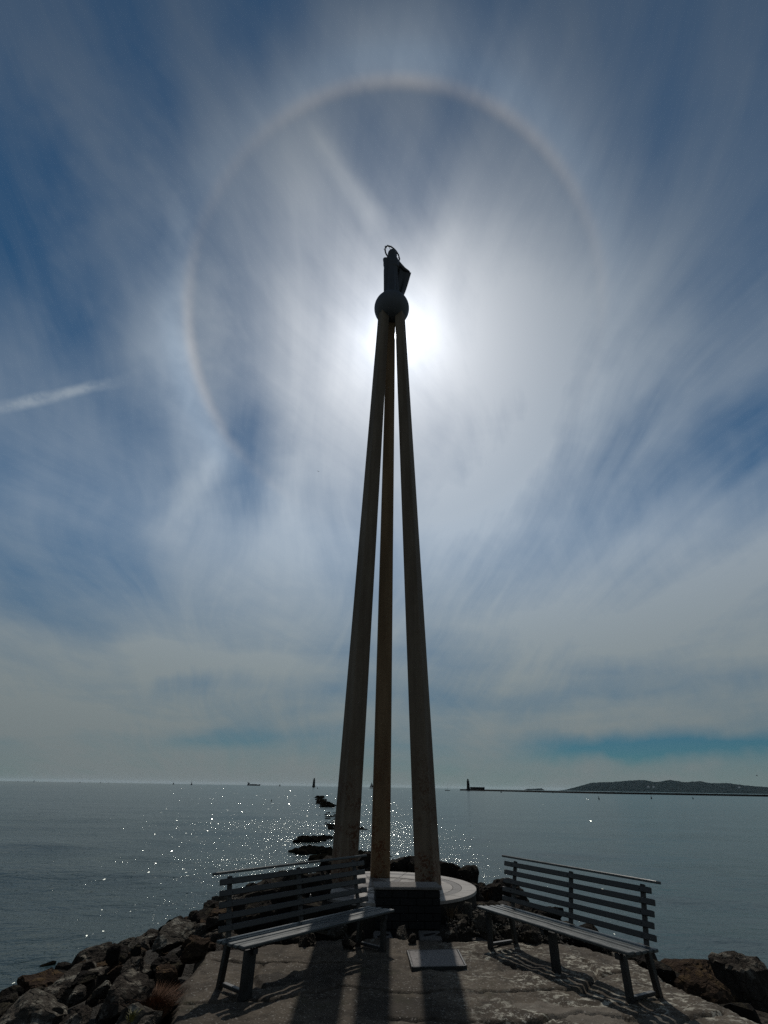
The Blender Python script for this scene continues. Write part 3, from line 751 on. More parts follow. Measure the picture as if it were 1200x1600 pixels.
# halo ring with stars
ha = Vector((0.64, 0.56, -0.52)).normalized(); hb = Vector((0.46, 0.22, 0.86)); hb = (hb - ha * hb.dot(ha)).normalized(); hn = ha.cross(hb)
HC = Vector((0.0, 0.0, 2.21)); hr = 0.30
vs_ = []; fs = []; nu, nv = 64, 8
for i in range(nu):
    a = 2 * math.pi * i / nu
    for j in range(nv):
        b = 2 * math.pi * j / nv; q = hr + 0.023 * math.cos(b)
        vs_.append(HC + (ha * math.cos(a) + hb * math.sin(a)) * q + hn * 0.023 * math.sin(b))
for i in range(nu):
    for j in range(nv): fs.append((i * nv + j, ((i + 1) % nu) * nv + j, ((i + 1) % nu) * nv + (j + 1) % nv, i * nv + (j + 1) % nv))
ring = link('halo_ring', pyd('halo_ring', vs_, fs, True), MAT['bronze'], st)
for k in range(12):
    a = 2 * math.pi * k / 12 + 0.2; c = HC + (ha * math.cos(a) + hb * math.sin(a)) * hr
    bm = bmesh.new(); top = bm.verts.new(c + hn * 0.018); bot = bm.verts.new(c - hn * 0.018); rim = []
    for q in range(10):
        rr_ = 0.068 if q % 2 == 0 else 0.03; b = math.pi * q / 5
        rim.append(bm.verts.new(c + (ha * math.cos(b) + hb * math.sin(b)) * rr_))
    for q in range(10):
        bm.faces.new((rim[q], rim[(q + 1) % 10], top)); bm.faces.new((rim[(q + 1) % 10], rim[q], bot))
    link('star', mesh_of('star', bm), MAT['bronze'], ring)
bm = bmesh.new()
for q in (-0.3, 0.3):
    p0 = HC + Vector((0.0, 0.02, -0.02)); p1 = HC + (ha * math.cos(q + 2.4) + hb * math.sin(q + 2.4)) * hr
    d = p1 - p0; bmesh.ops.create_cone(bm, cap_ends=True, segments=6, radius1=0.008, radius2=0.008, depth=d.length,
                                        matrix=Matrix.Translation((p0 + p1) / 2) @ d.to_track_quat('Z', 'Y').to_matrix().to_4x4())
link('halo_stay', mesh_of('halo_stay', bm), MAT['bronze'], st)


# ------------------------------------------------------------------ benches
def bench(label, p_a, p_b, wide_front):
    """p_a, p_b: ground points below the two ends of the front seat edge; local x along the bench, y to the back"""
    a = Vector((*p_a, 0)); b = Vector((*p_b, 0)); d = b - a; L = d.length
    root = empty('bench', a, math.atan2(d.y, d.x)); tag(root, label, 'bench', 'slatted benches facing the monument')
    SH = 0.365
    slats = [0.035, 0.125, 0.215, 0.300, 0.380]
    for i, y in enumerate(slats):
        w = 0.056 if i else 0.072
        z = SH - 0.012 * (y / 0.38) + (0.004 if i == 0 else 0)
        e = random.uniform(-0.008, 0.008)
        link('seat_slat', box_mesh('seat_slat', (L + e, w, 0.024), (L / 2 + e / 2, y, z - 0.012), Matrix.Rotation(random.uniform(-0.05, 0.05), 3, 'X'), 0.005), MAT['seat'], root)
    lean = math.atan2(0.115, 0.46)
    for i in range(5):
        t = 0.055 + i * 0.089
        y = 0.405 + t * math.sin(lean) - 0.012; z = SH + 0.005 + t * math.cos(lean); e = random.uniform(-0.012, 0.012)
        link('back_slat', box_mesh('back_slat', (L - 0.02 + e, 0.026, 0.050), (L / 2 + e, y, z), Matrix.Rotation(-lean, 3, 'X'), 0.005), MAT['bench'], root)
    tt = 0.475
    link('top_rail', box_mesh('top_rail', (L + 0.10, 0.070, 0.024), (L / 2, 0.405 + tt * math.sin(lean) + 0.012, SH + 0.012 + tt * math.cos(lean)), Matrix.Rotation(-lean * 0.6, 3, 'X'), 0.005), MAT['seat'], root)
    for x in (0.15, L * 0.5, L - 0.15):
        t = 0.22
        link('back_post', box_mesh('back_post', (0.045, 0.030, 0.50), (x, 0.436 + t * math.sin(lean), SH - 0.02 + t * math.cos(lean)), Matrix.Rotation(-lean, 3, 'X'), 0.004), MAT['steel'], root)
        link('seat_bearer', box_mesh('seat_bearer', (0.048, 0.42, 0.040), (x, 0.215, SH - 0.055), None, 0.004), MAT['steel'], root)
    bolt = None
    for x in (0.15, L * 0.5, L - 0.15):
        for i in range(5):
            t = 0.055 + i * 0.089
            q = Vector((x, 0.405 + t * math.sin(lean) - 0.012, SH + 0.005 + t * math.cos(lean))) + Vector((0, -math.cos(lean), math.sin(lean))) * 0.0145
            if bolt is None:
                bm = bmesh.new(); bmesh.ops.create_cone(bm, cap_ends=True, segments=8, radius1=0.010, radius2=0.007, depth=0.006); bolt = mesh_of('bolt', bm); bolt.materials.append(MAT['steel'])
            link('bolt', bolt, None, root, q, (rad(90) - lean, 0, 0))
    for x in (0.13, L - 0.13):
        fw = 0.115 if wide_front and x < 1 else 0.060
        leg = link('leg', box_mesh('leg', (fw, 0.050, SH - 0.03), (x, 0.065, (SH - 0.035) / 2 - 0.01), None, 0.005), MAT['steel'], root)
        link('leg', box_mesh('leg', (0.055, 0.050, SH - 0.02), (x, 0.395 + 0.03, (SH - 0.035) / 2 - 0.01), Matrix.Rotation(0.14, 3, 'X'), 0.005), MAT['steel'], root)
        link('floor_rail', box_mesh('floor_rail', (0.045, 0.30, 0.028), (x, 0.24, 0.030), None, 0.004), MAT['steel'], root)
    if not wide_front: link('leg', box_mesh('leg', (0.105, 0.040, SH - 0.03), (L * 0.53, 0.085, (SH - 0.035) / 2 - 0.01), None, 0.005), MAT['steel'], root)
    return root


bench('dark slatted bench beside the rocky left edge, its end tucked before the brick pedestal', (-1.165, 5.585), (0.205, 7.19), True)
bench('dark slatted bench on the lichened path edge, turned towards the plinth from open water', (1.20, 7.46), (2.215, 5.60), False)

# ------------------------------------------------------------------ slabs by the monument
def quad_slab(name, pts, z, th, mat, label, cat, tilt=0.0, holes=(), group=None):
    c = sum((Vector((*p, 0)) for p in pts), Vector()) / len(pts)
    root = empty(name, (c.x, c.y, 0)); tag(root, label, cat, group)
    bm = bmesh.new()
    top = [bm.verts.new((p[0] - c.x, p[1] - c.y, z + tilt * (p[1] - c.y))) for p in pts]
    bot = [bm.verts.new((v.co.x, v.co.y, v.co.z - th)) for v in top]
    bm.faces.new(top); bm.faces.new(list(reversed(bot)))
    for i in range(len(pts)): bm.faces.new((top[i], bot[i], bot[(i + 1) % len(pts)], top[(i + 1) % len(pts)]))
    bmesh.ops.recalc_face_normals(bm, faces=bm.faces)
    bmesh.ops.bevel(bm, geom=list(bm.edges), offset=0.006, segments=1, affect='EDGES')
    link('slab', mesh_of('slab', bm), mat, root)
    return root, c


plq, pc = quad_slab('ground_plaque', [(0.375, 6.56), (0.905, 6.63), (0.90, 7.18), (0.355, 7.11)], 0.024, 0.055, MAT['slabpale'],
                    'pale worn rectangular plaque lying flat on the path before the pedestal', 'plaque')
bm = bmesh.new()
for p0, p1 in (((0.365, 6.545), (0.917, 6.617)), ((0.917, 6.617), (0.912, 7.195)), ((0.912, 7.195), (0.343, 7.125)), ((0.343, 7.125), (0.365, 6.545))):
    a = Vector((*p0, 0.004)) - pc; b = Vector((*p1, 0.004)) - pc; d = b - a
    box_bm(bm, (d.length + 0.02, 0.02, 0.04), (a + b) / 2, Matrix.Rotation(math.atan2(d.y, d.x), 3, 'Z'), 0.003)
link('frame', mesh_of('frame', bm), MAT['steel'], plq)
for pts, lab, slot in (([(0.526, 7.72), (0.80, 7.73), (0.80, 8.06), (0.53, 8.06)], 'grey paving slab with a dark slot at the foot of the brick pedestal', (0.66, 7.9, 0.6)),
                       ([(1.18, 7.76), (1.345, 7.75), (1.40, 8.15), (1.15, 8.20)], 'grey paving slab with a dark slot beside the plinth, near the bench end', (1.29, 7.95, 0.9)),
                       ([(-0.05, 7.92), (-0.03, 8.02), (0.17, 7.99), (0.21, 7.66), (-0.02, 7.66)], 'grey paving slab behind the bench legs, left of the pedestal', (0.08, 7.82, 0.7))):
    r, c = quad_slab('paving_slab', pts, 0.0, 0.07, MAT['paver'], lab, 'paving slab', 0.06, group='loose paving slabs before the monument')
    bm = bmesh.new(); box_bm(bm, (0.17, 0.035, 0.012), (slot[0] - c.x, slot[1] - c.y, 0.004 + 0.06 * (slot[1] - c.y)), Matrix.Rotation(slot[2], 3, 'Z') , 0.002)
    link('slot', mesh_of('slot', bm), MAT['brick'], r)

# ------------------------------------------------------------------ boulders
def rock_mesh(seed, planes=11, sub=4, rough=0.055):
    r = random.Random(seed); ns_ = []
    for _ in range(planes):
        v = Vector((r.gauss(0, 1), r.gauss(0, 1), r.gauss(0, 1))).normalized(); ns_.append((v, r.uniform(0.55, 0.95)))
    for ax in ((1, 0, 0), (-1, 0, 0), (0, 1, 0), (0, -1, 0), (0, 0, 1), (0, 0, -1)):
        ns_.append(((Vector(ax) + Vector((r.gauss(0, .2), r.gauss(0, .2), r.gauss(0, .2)))).normalized(), r.uniform(0.8, 1.0)))
    bm = bmesh.new(); bmesh.ops.create_icosphere(bm, subdivisions=sub, radius=1.0)
    off = Vector((seed * 3.7, seed * 1.3, seed * 0.7))
    for v in bm.verts:
        d = v.co.normalized(); q = 1.25
        for nrm, h in ns_:
            c = nrm.dot(d)
            if c > 0.05: q = min(q, h / c)
        q *= 1 + rough * mnoise.fractal(d * 2.2 + off, 0.7, 2.0, 6) + 0.055 * mnoise.ridged_multi_fractal(d * 3 + off, 0.8, 2.1, 5, 1.0, 2.0) + 0.05 * mnoise.noise(d * 7 + off)
        v.co = d * q
    return mesh_of('boulder', bm, False)


ROCKS = [rock_mesh(i + 1, 9 + i % 5) for i in range(14)]
for k, r_ in enumerate(ROCKS): r_.materials.append(MAT['rock'])
placed = []
ALL_ROCKS = []


def boulder(p, sx, sy, sz, rot, mat='rock', label=None, group=None, mesh=None, name='boulder'):
    me = ROCKS[random.randrange(len(ROCKS)) if mesh is None else mesh % len(ROCKS)]
    o = bpy.data.objects.new(name, me); COL.objects.link(o)
    o.location = p; o.rotation_euler = rot; o.scale = (sx, sy, sz)
    if mat != 'rock':
        o.material_slots[0].link = 'OBJECT'; o.material_slots[0].material = MAT[mat]
    tag(o, label, 'boulder', group); placed.append((p[0], p[1], max(sx, sy))); ALL_ROCKS.append(o)
    return o


# boulders that can be told apart: pixel, width in px, flatness, turn, material, label
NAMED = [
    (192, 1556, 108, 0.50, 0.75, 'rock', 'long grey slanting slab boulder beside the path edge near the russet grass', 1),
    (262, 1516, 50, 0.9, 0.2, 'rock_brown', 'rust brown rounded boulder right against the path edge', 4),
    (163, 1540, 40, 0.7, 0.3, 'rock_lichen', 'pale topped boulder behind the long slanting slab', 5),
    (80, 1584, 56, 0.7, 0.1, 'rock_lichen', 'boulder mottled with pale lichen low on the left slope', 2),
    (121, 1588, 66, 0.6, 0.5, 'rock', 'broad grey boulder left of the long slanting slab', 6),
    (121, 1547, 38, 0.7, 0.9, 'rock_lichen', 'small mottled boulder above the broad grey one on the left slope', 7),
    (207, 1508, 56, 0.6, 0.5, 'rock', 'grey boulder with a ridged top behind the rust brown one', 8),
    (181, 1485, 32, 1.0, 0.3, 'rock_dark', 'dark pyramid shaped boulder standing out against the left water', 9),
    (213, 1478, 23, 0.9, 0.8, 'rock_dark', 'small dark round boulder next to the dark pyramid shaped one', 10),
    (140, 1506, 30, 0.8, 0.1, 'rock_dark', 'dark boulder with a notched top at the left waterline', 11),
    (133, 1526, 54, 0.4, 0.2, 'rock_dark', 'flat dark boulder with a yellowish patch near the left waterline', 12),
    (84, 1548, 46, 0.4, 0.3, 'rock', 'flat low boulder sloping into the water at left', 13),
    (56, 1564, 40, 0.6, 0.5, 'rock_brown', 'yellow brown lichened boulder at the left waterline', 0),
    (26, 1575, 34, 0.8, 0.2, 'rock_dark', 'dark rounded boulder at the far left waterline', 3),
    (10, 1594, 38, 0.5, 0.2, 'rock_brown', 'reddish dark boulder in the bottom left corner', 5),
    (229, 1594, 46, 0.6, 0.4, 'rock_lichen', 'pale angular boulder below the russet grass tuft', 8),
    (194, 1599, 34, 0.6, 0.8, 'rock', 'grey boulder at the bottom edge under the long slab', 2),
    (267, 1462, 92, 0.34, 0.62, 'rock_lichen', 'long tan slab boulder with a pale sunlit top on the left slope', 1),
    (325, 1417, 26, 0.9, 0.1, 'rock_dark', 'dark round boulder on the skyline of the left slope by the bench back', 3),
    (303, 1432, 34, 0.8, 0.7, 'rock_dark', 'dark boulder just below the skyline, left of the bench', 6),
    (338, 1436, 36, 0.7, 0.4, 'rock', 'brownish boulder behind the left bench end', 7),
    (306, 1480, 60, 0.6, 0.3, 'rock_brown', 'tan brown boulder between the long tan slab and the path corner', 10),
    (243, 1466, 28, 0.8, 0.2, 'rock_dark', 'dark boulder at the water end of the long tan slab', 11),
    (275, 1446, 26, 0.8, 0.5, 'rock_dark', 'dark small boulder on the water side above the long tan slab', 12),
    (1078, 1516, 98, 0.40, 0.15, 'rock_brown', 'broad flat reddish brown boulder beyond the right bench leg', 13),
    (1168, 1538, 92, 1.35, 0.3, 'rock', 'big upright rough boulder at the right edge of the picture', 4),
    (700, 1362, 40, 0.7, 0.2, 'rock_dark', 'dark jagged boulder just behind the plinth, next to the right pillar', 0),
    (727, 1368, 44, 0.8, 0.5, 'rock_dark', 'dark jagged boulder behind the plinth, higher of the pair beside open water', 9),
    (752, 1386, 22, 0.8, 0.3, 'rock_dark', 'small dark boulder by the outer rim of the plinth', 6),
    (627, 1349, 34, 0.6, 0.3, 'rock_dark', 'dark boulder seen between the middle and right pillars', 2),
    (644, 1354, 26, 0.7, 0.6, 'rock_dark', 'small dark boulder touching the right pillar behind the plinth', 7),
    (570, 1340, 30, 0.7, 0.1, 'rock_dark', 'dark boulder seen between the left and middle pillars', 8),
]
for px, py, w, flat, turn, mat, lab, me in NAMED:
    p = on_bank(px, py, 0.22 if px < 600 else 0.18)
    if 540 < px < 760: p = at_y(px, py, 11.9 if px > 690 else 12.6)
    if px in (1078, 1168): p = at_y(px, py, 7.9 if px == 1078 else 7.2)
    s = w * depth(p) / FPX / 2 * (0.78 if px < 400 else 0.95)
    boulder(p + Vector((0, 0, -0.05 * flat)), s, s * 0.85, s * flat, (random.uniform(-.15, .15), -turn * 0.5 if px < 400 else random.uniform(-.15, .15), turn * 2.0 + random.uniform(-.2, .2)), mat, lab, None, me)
for px, py, w, lab, me in ((466, 1394, 56, 'dark boulder left of the plinth seen through the left bench slats', 9), (500, 1388, 46, 'dark boulder hiding the left rim of the plinth behind the bench back', 6)):
    p = at_y(px, py, 8.38); s = w * depth(p) / FPX / 2
    boulder(p, s, s * 0.7, s * 0.95, (0.1, 0.2, me * 0.7), 'rock_dark', lab, None, me)
# wet rock awash and green slab
p = on_z(74, 1508, SEA_Z); s = 11 * depth(p) / FPX
boulder(p, s, s * 0.8, s * 0.35, (0, 0, 0.3), 'reef', 'flat wet rock awash in the water off the left slope', None, 3)
p = at_y(1180, 1594, 6.6)
boulder(p + Vector((0.1, 0, -0.1)), 0.34, 0.3, 0.12, (0, 0.05, 0.4), 'rock', 'flat greenish grey slab in the bottom right corner', None, 1)
p = on_bank(42, 1600, 0.2)
boulder(p, 0.28, 0.25, 0.14, (0, 0.2, 0.4), 'rock_lichen', 'pale blue grey flat slab in the bottom left corner', None, 12)
# small stones along the broken front edge of the path
for px, py, w, flat, mat, lab, me in (
        (525, 1459, 34, 0.7, 'rock_lichen', 'pale angular stone under the left bench, behind the path edge', 2),
        (546, 1478, 22, 0.8, 'rock', 'round grey cobble under the seat near the right legs of the left bench', 3),
        (560, 1466, 26, 0.7, 'rock_lichen', 'pale wedge shaped stone behind the round grey cobble', 5),
        (629, 1462, 26, 0.9, 'rock_lichen', 'white speckled lump of stone left of the slotted slab', 8),
        (644, 1470, 16, 0.8, 'rock', 'small dark stone touching the white speckled lump', 9),
        (478, 1472, 36, 0.7, 'rock', 'grey stone in the shade under the middle of the left bench', 7),
        (708, 1466, 24, 0.9, 'rock', 'wet glinting stone at the path edge right of the slotted slab', 10),
        (800, 1462, 34, 0.7, 'rock_lichen', 'pale stone behind the near leg pair of the right bench', 11),
        (835, 1470, 30, 0.7, 'rock', 'grey stone under the right bench seat', 12)):
    p = on_z(px, py, 0.03); s = w * depth(p) / FPX / 2
    boulder(p + Vector((0, 0.05, 0)), s, s * 0.8, s * flat, (random.uniform(-.2, .2), random.uniform(-.2, .2), random.uniform(0, 3)), mat, lab, None, me)


MATW = {'rock': 'grey', 'rock_dark': 'dark', 'rock_brown': 'brown', 'rock_lichen': 'pale lichened'}


def scatter(n, xr, yr, smin, smax, where, mats, clear=0.62, tries=14000, lift=0.10, cond=None, zones=None, noun='boulder'):
    c = 0
    for _ in range(tries):
        if c >= n: break
        x = random.uniform(*xr); y = random.uniform(*yr)
        s = random.uniform(smin, smax) * random.choice((0.65, 1.0, 1.0, 1.3))
        if float(sdist(np.array([x]), np.array([y]))[0]) < s * 0.8: continue
        if math.hypot(x - PC.x, y - PC.y) < PRAD + s * 0.8: continue
        if abs(x - 0.4) < 0.65 and 7.6 < y < 8.7: continue
        if cond and not cond(x, y): continue
        z = float(bank_z(x, y))
        if z < SEA_Z - 0.35: continue
        v = Vector((x, y, z)) - C0; dpt = v.dot(FWD)
        if dpt < 1: continue
        qx = 600 + FPX * v.dot(RGT) / dpt; qy = 800 - FPX * v.dot(UPV) / dpt
        if qx < -50 or qx > 1250 or qy > 1650: continue
        if any((x - a) ** 2 + (y - b) ** 2 < (clear * (s + t)) ** 2 for a, b, t in placed): continue
        mt = random.choice(mats); wh = zones(x, y, z) if zones else where
        lab = MATW[mt] + ' rough ' + noun + ' ' + wh
        boulder((x, y, z + lift * s), s, s * random.uniform(0.6, 0.95), s * random.uniform(0.45, 0.85),
                (random.uniform(-.4, .4), random.uniform(-.4, .4), random.uniform(0, 6.28)), mt, lab, MATW[mt] + ' ' + noun + 's ' + wh)
        c += 1
    return c


def zone_left(x, y, z):
    if z < -1.25: return 'at the waterline of the left slope'
    if x > -2.7: return 'of the left slope along the path edge' if y < 7.3 else 'of the left bank behind the left bench'
    return 'midway down the left slope' if y < 9 else 'on the far part of the left slope'


def zone_back(x, y, z):
    if x < -0.75: return 'beyond the plinth on the left of the pillars'
    return 'beyond the plinth between the pillars' if x < 0.9 else 'beyond the plinth on the right of the pillars'


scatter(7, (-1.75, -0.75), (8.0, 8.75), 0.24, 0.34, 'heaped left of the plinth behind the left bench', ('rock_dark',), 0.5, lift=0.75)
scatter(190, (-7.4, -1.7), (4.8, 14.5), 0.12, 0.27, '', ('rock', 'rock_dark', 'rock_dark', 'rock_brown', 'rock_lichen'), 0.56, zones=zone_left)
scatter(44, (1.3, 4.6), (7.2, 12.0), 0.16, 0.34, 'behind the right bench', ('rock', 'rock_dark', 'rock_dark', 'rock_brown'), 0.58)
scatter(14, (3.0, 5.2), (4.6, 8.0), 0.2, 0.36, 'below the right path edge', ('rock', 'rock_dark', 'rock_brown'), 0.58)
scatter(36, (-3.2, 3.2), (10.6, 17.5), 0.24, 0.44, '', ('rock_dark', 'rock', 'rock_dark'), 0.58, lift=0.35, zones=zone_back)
scatter(34, (-1.9, 1.6), (7.3, 9.6), 0.06, 0.17, 'lying at the broken front edge of the path', ('rock', 'rock_dark', 'rock_lichen'), lift=0.6, noun='stone')

# gravel and broken shell between plinth and right bench
vs_ = []; fs = []
for _ in range(2600):
    x = random.uniform(0.9, 2.4); y = random.uniform(7.75, 9.3)
    if math.hypot(x - PC.x, y - PC.y) < PRAD + 0.02: continue
    z = float(bank_z(x, y)) + 0.06 + random.uniform(-0.03, 0.05); s = random.uniform(0.008, 0.028)
    b = len(vs_); R3 = Matrix.Rotation(random.uniform(0, 6.28), 3, Vector((random.gauss(0, 1), random.gauss(0, 1), random.gauss(0, 1))).normalized())
    for q in ((1, 0, 0), (-1, 0, 0), (0, .7, 0), (0, -.7, 0), (0, 0, .5), (0, 0, -.5)): vs_.append(Vector((x, y, z)) + R3 @ (Vector(q) * s))
    for t in ((0, 2, 4), (2, 1, 4), (1, 3, 4), (3, 0, 4), (2, 0, 5), (1, 2, 5), (3, 1, 5), (0, 3, 5)): fs.append(tuple(b + k for k in t))
gv = link('gravel', pyd('gravel', vs_, fs), MAT['gravel']); tag(gv, 'loose gravel and shell beside the round plinth', 'gravel', None, 'stuff')

# half-tide reef running out towards the lighthouse: masses of weed-covered rock
def reef(pxs, zscale, n, smin, smax, label, seed):
    r = random.Random(seed); (x0, y0), (x1, y1), wpx = pxs
    bm = bmesh.new(); k = 0
    while k < n:
        t = r.random(); px = x0 + (x1 - x0) * t + r.gauss(0, wpx); py = y0 + (y1 - y0) * t + r.gauss(0, 1.2)
        p = on_z(px, max(py, 1236), SEA_Z); s = r.uniform(smin, smax)
        mt = Matrix.Translation(p + Vector((0, 0, -0.05))) @ Matrix.Rotation(r.uniform(0, 6.28), 4, 'Z') @ Matrix.Diagonal((s * r.uniform(.8, 1.7), s, s * zscale * r.uniform(.5, 1), 1))
        q = bmesh.ops.create_icosphere(bm, subdivisions=2, radius=1.0, matrix=mt)
        for v in q['verts']: v.co += Vector((mnoise.noise(v.co * 1.3 / s), mnoise.noise(v.co * 1.5 / s + Vector((5, 0, 0))), 0.9 * mnoise.noise(v.co * 2.1 / s + Vector((0, 7, 0))))) * s * 0.45
        k += 1
    o = link('reef', mesh_of('reef', bm), MAT['reef']); tag(o, label, 'reef', None, 'stuff'); return o


reef(((474, 1329), (523, 1331), 6), 0.8, 60, 0.14, 0.42, 'wide bank of black weed-covered rock awash left of the pillars', 1)
reef(((472, 1312), (522, 1309), 6), 0.6, 56, 0.16, 0.45, 'broken row of black rocks awash behind the wide weedy bank', 7)
reef(((510, 1342), (590, 1337), 14), 0.8, 80, 0.15, 0.42, 'black weedy rocks awash close behind the pillars', 2)
reef(((497, 1246), (514, 1262), 4), 0.7, 70, 0.3, 0.9, 'far black reef patch in the water below the sea lighthouse', 3)
reef(((508, 1268), (530, 1300), 6), 0.5, 46, 0.15, 0.45, 'scattered black rocks awash between the two reef banks', 4)
reef(((562, 1297), (572, 1299), 3), 0.5, 12, 0.15, 0.4, 'few black rocks awash glimpsed between left and middle pillars', 5)
reef(((467, 1349), (479, 1350), 3), 0.6, 12, 0.12, 0.28, 'small black rock awash just above the left bench top rail', 6)


# ------------------------------------------------------------------ weeds
def tuft(name, p, n, h, spread, mat, label, cat, lean=0.5, wid=0.004):
    vs_ = []; fs = []
    for _ in range(n):
        a = random.uniform(0, 6.28); r0 = random.uniform(0, spread) ** 1.0; b = Vector((math.cos(a) * r0, math.sin(a) * r0, -0.02))
        hh = h * random.uniform(0.5, 1.1); out = Vector((math.cos(a + random.gauss(0, .5)), math.sin(a + random.gauss(0, .5)), 0)) * hh * random.uniform(0.1, lean)
        side = Vector((-math.sin(a), math.cos(a), 0)) * wid * random.uniform(.6, 1.3); s = len(vs_)
        m1 = b + Vector((0, 0, hh * 0.6)) + out * 0.35; tp = b + Vector((0, 0, hh * 0.9)) + out
        vs_ += [b - side, b + side, m1 + side * .8, m1 - side * .8, tp]; fs += [(s, s + 1, s + 2, s + 3), (s + 3, s + 2, s + 4)]
    o = link(name, pyd(name, vs_, fs), mat, None, p); tag(o, label, cat); return o


p = on_bank(238, 1578, 0.10); tuft('grass_tuft', p, 2200, 0.15, 0.15, MAT['grass'], 'russet dry grass tuft growing between boulders at the path edge', 'grass tuft', 1.4, 0.0022)
p = on_bank(206, 1590, 0.25); tuft('weed_plant', p, 40, 0.06, 0.03, MAT['leaf'], 'small yellow green weed between boulders at the bottom edge', 'weed', 1.0, 0.005)
p = on_bank(707, 1444, 0.02); tuft('dry_weed', p, 110, 0.26, 0.12, MAT['straw'], 'dry straw coloured weed stems against the plinth drum', 'weed', 0.4)
p = on_bank(760, 1402, 0.05); tuft('dry_weed', p, 220, 0.18, 0.14, MAT['grass'], 'brown dry weed clump between plinth rim and right bench', 'weed', 0.8)
p = on_bank(362, 1482, 0.05); tuft('grass_tuft', p, 260, 0.10, 0.12, MAT['grass'], 'russet grass tuft behind the left bench at the path corner', 'grass tuft', 1.2)


# ------------------------------------------------------------------ far things
def tube(bm, p0, p1, r0, r1, n=12):
    p0 = Vector(p0); p1 = Vector(p1); d = p1 - p0
    bmesh.ops.create_cone(bm, cap_ends=True, segments=n, radius1=r0, radius2=r1, depth=d.length,
                          matrix=Matrix.Translation((p0 + p1) / 2) @ d.to_track_quat('Z', 'Y').to_matrix().to_4x4())


def lighthouse(px, py, h, label, rock_w):
    p = on_z(px, py, SEA_Z); root = empty('lighthouse', p); tag(root, label, 'lighthouse')
    def part(name, fn, mat=MAT['fardark']):
        bm = bmesh.new(); fn(bm); return link(name, mesh_of(name, bm), mat, root)
    part('base', lambda b: (tube(b, (0, 0, -2), (0, 0, 1.6), rock_w, rock_w * 0.85, 20), tube(b, (0, 0, 1.6), (0, 0, h * 0.16), h * 0.20, h * 0.18, 20)))
    part('tower', lambda b: tube(b, (0, 0, h * 0.16), (0, 0, h * 0.74), h * 0.145, h * 0.105, 20))
    part('gallery', lambda b: (tube(b, (0, 0, h * 0.74), (0, 0, h * 0.765), h * 0.15, h * 0.15, 20), tube(b, (0, 0, h * 0.50), (0, 0, h * 0.515), h * 0.15, h * 0.15, 20)))
    part('lantern', lambda b: tube(b, (0, 0, h * 0.765), (0, 0, h * 0.87), h * 0.075, h * 0.075, 12))
    part('dome', lambda b: (tube(b, (0, 0, h * 0.87), (0, 0, h * 0.95), h * 0.085, h * 0.01, 12), tube(b, (0, 0, h * 0.94), (0, 0, h), h * 0.008, h * 0.004, 6)))
    return p


lighthouse(490, 1230.6, 23, 'dark lighthouse standing alone in the sea beyond the reef', 3.0)
LP = lighthouse(732, 1235.3, 22, 'dark lighthouse at the tip of the long harbour wall', 8.0)
wl = [(LP.x - 16, LP.y - 5), (LP.x, LP.y), (300, 775), (560, 720), (900, 690)]
bm = bmesh.new(); rings = []
pts = []
for (ax, ay), (bx_, by_) in zip(wl[:-1], wl[1:]):
    for k in range(60): pts.append((ax + (bx_ - ax) * k / 60, ay + (by_ - ay) * k / 60))
pts.append(wl[-1])
for i, (x, y) in enumerate(pts):
    a = Vector((*pts[max(i - 1, 0)], 0)); b = Vector((*pts[min(i + 1, len(pts) - 1)], 0)); t = (b - a).normalized(); nn = Vector((-t.y, t.x, 0))
    e = 0.25 * mnoise.noise(Vector((i * 0.9, 0, 0))) + 0.15 * mnoise.noise(Vector((i * 3.1, 4, 0))); tap = 0.35 if i == 0 else 1.0
    c = Vector((x, y, 0))
    rings.append([tuple(c + nn * o + Vector((0, 0, z))) for o, z in ((-7 * tap, SEA_Z - 1.5), (-4 * tap, SEA_Z + (1.5 + e) * tap), (-3 * tap, SEA_Z + (2.2 + e) * tap), (3 * tap, SEA_Z + (2.2 + e) * tap), (7 * tap, SEA_Z - 1.5))])
hw = link('harbour_wall', loft('harbour_wall', rings, True, False), MAT['fardark']); tag(hw, 'long low dark harbour wall running out to the lighthouse from the right', 'harbour wall')
d = Vector((300 - LP.x, 775 - LP.y, 0)).normalized()
bl = empty('harbour_building', (LP.x + d.x * 4 + 3, LP.y + d.y * 4, SEA_Z)); tag(bl, 'long low dark building on the wall beside the right lighthouse', 'building')
bl.rotation_euler = (0, 0, math.atan2(d.y, d.x))
link('wall', box_mesh('wall', (46, 6, 4.8), (26, 0, 3.4), None, 0.1), MAT['fardark'], bl)
link('roof', box_mesh('roof', (47, 6.6, 0.5), (26, 0, 6.05), None, 0.1), MAT['hull'], bl)


def far_at(px, D): return on_z(px, 1230 + (px - 600) * 0.016667 + 0.2, SEA_Z) if False else Vector((lambda d: (d.x * D / d.y, D, SEA_Z))(ray(px, 1230 + (px - 600) * 0.016667)))


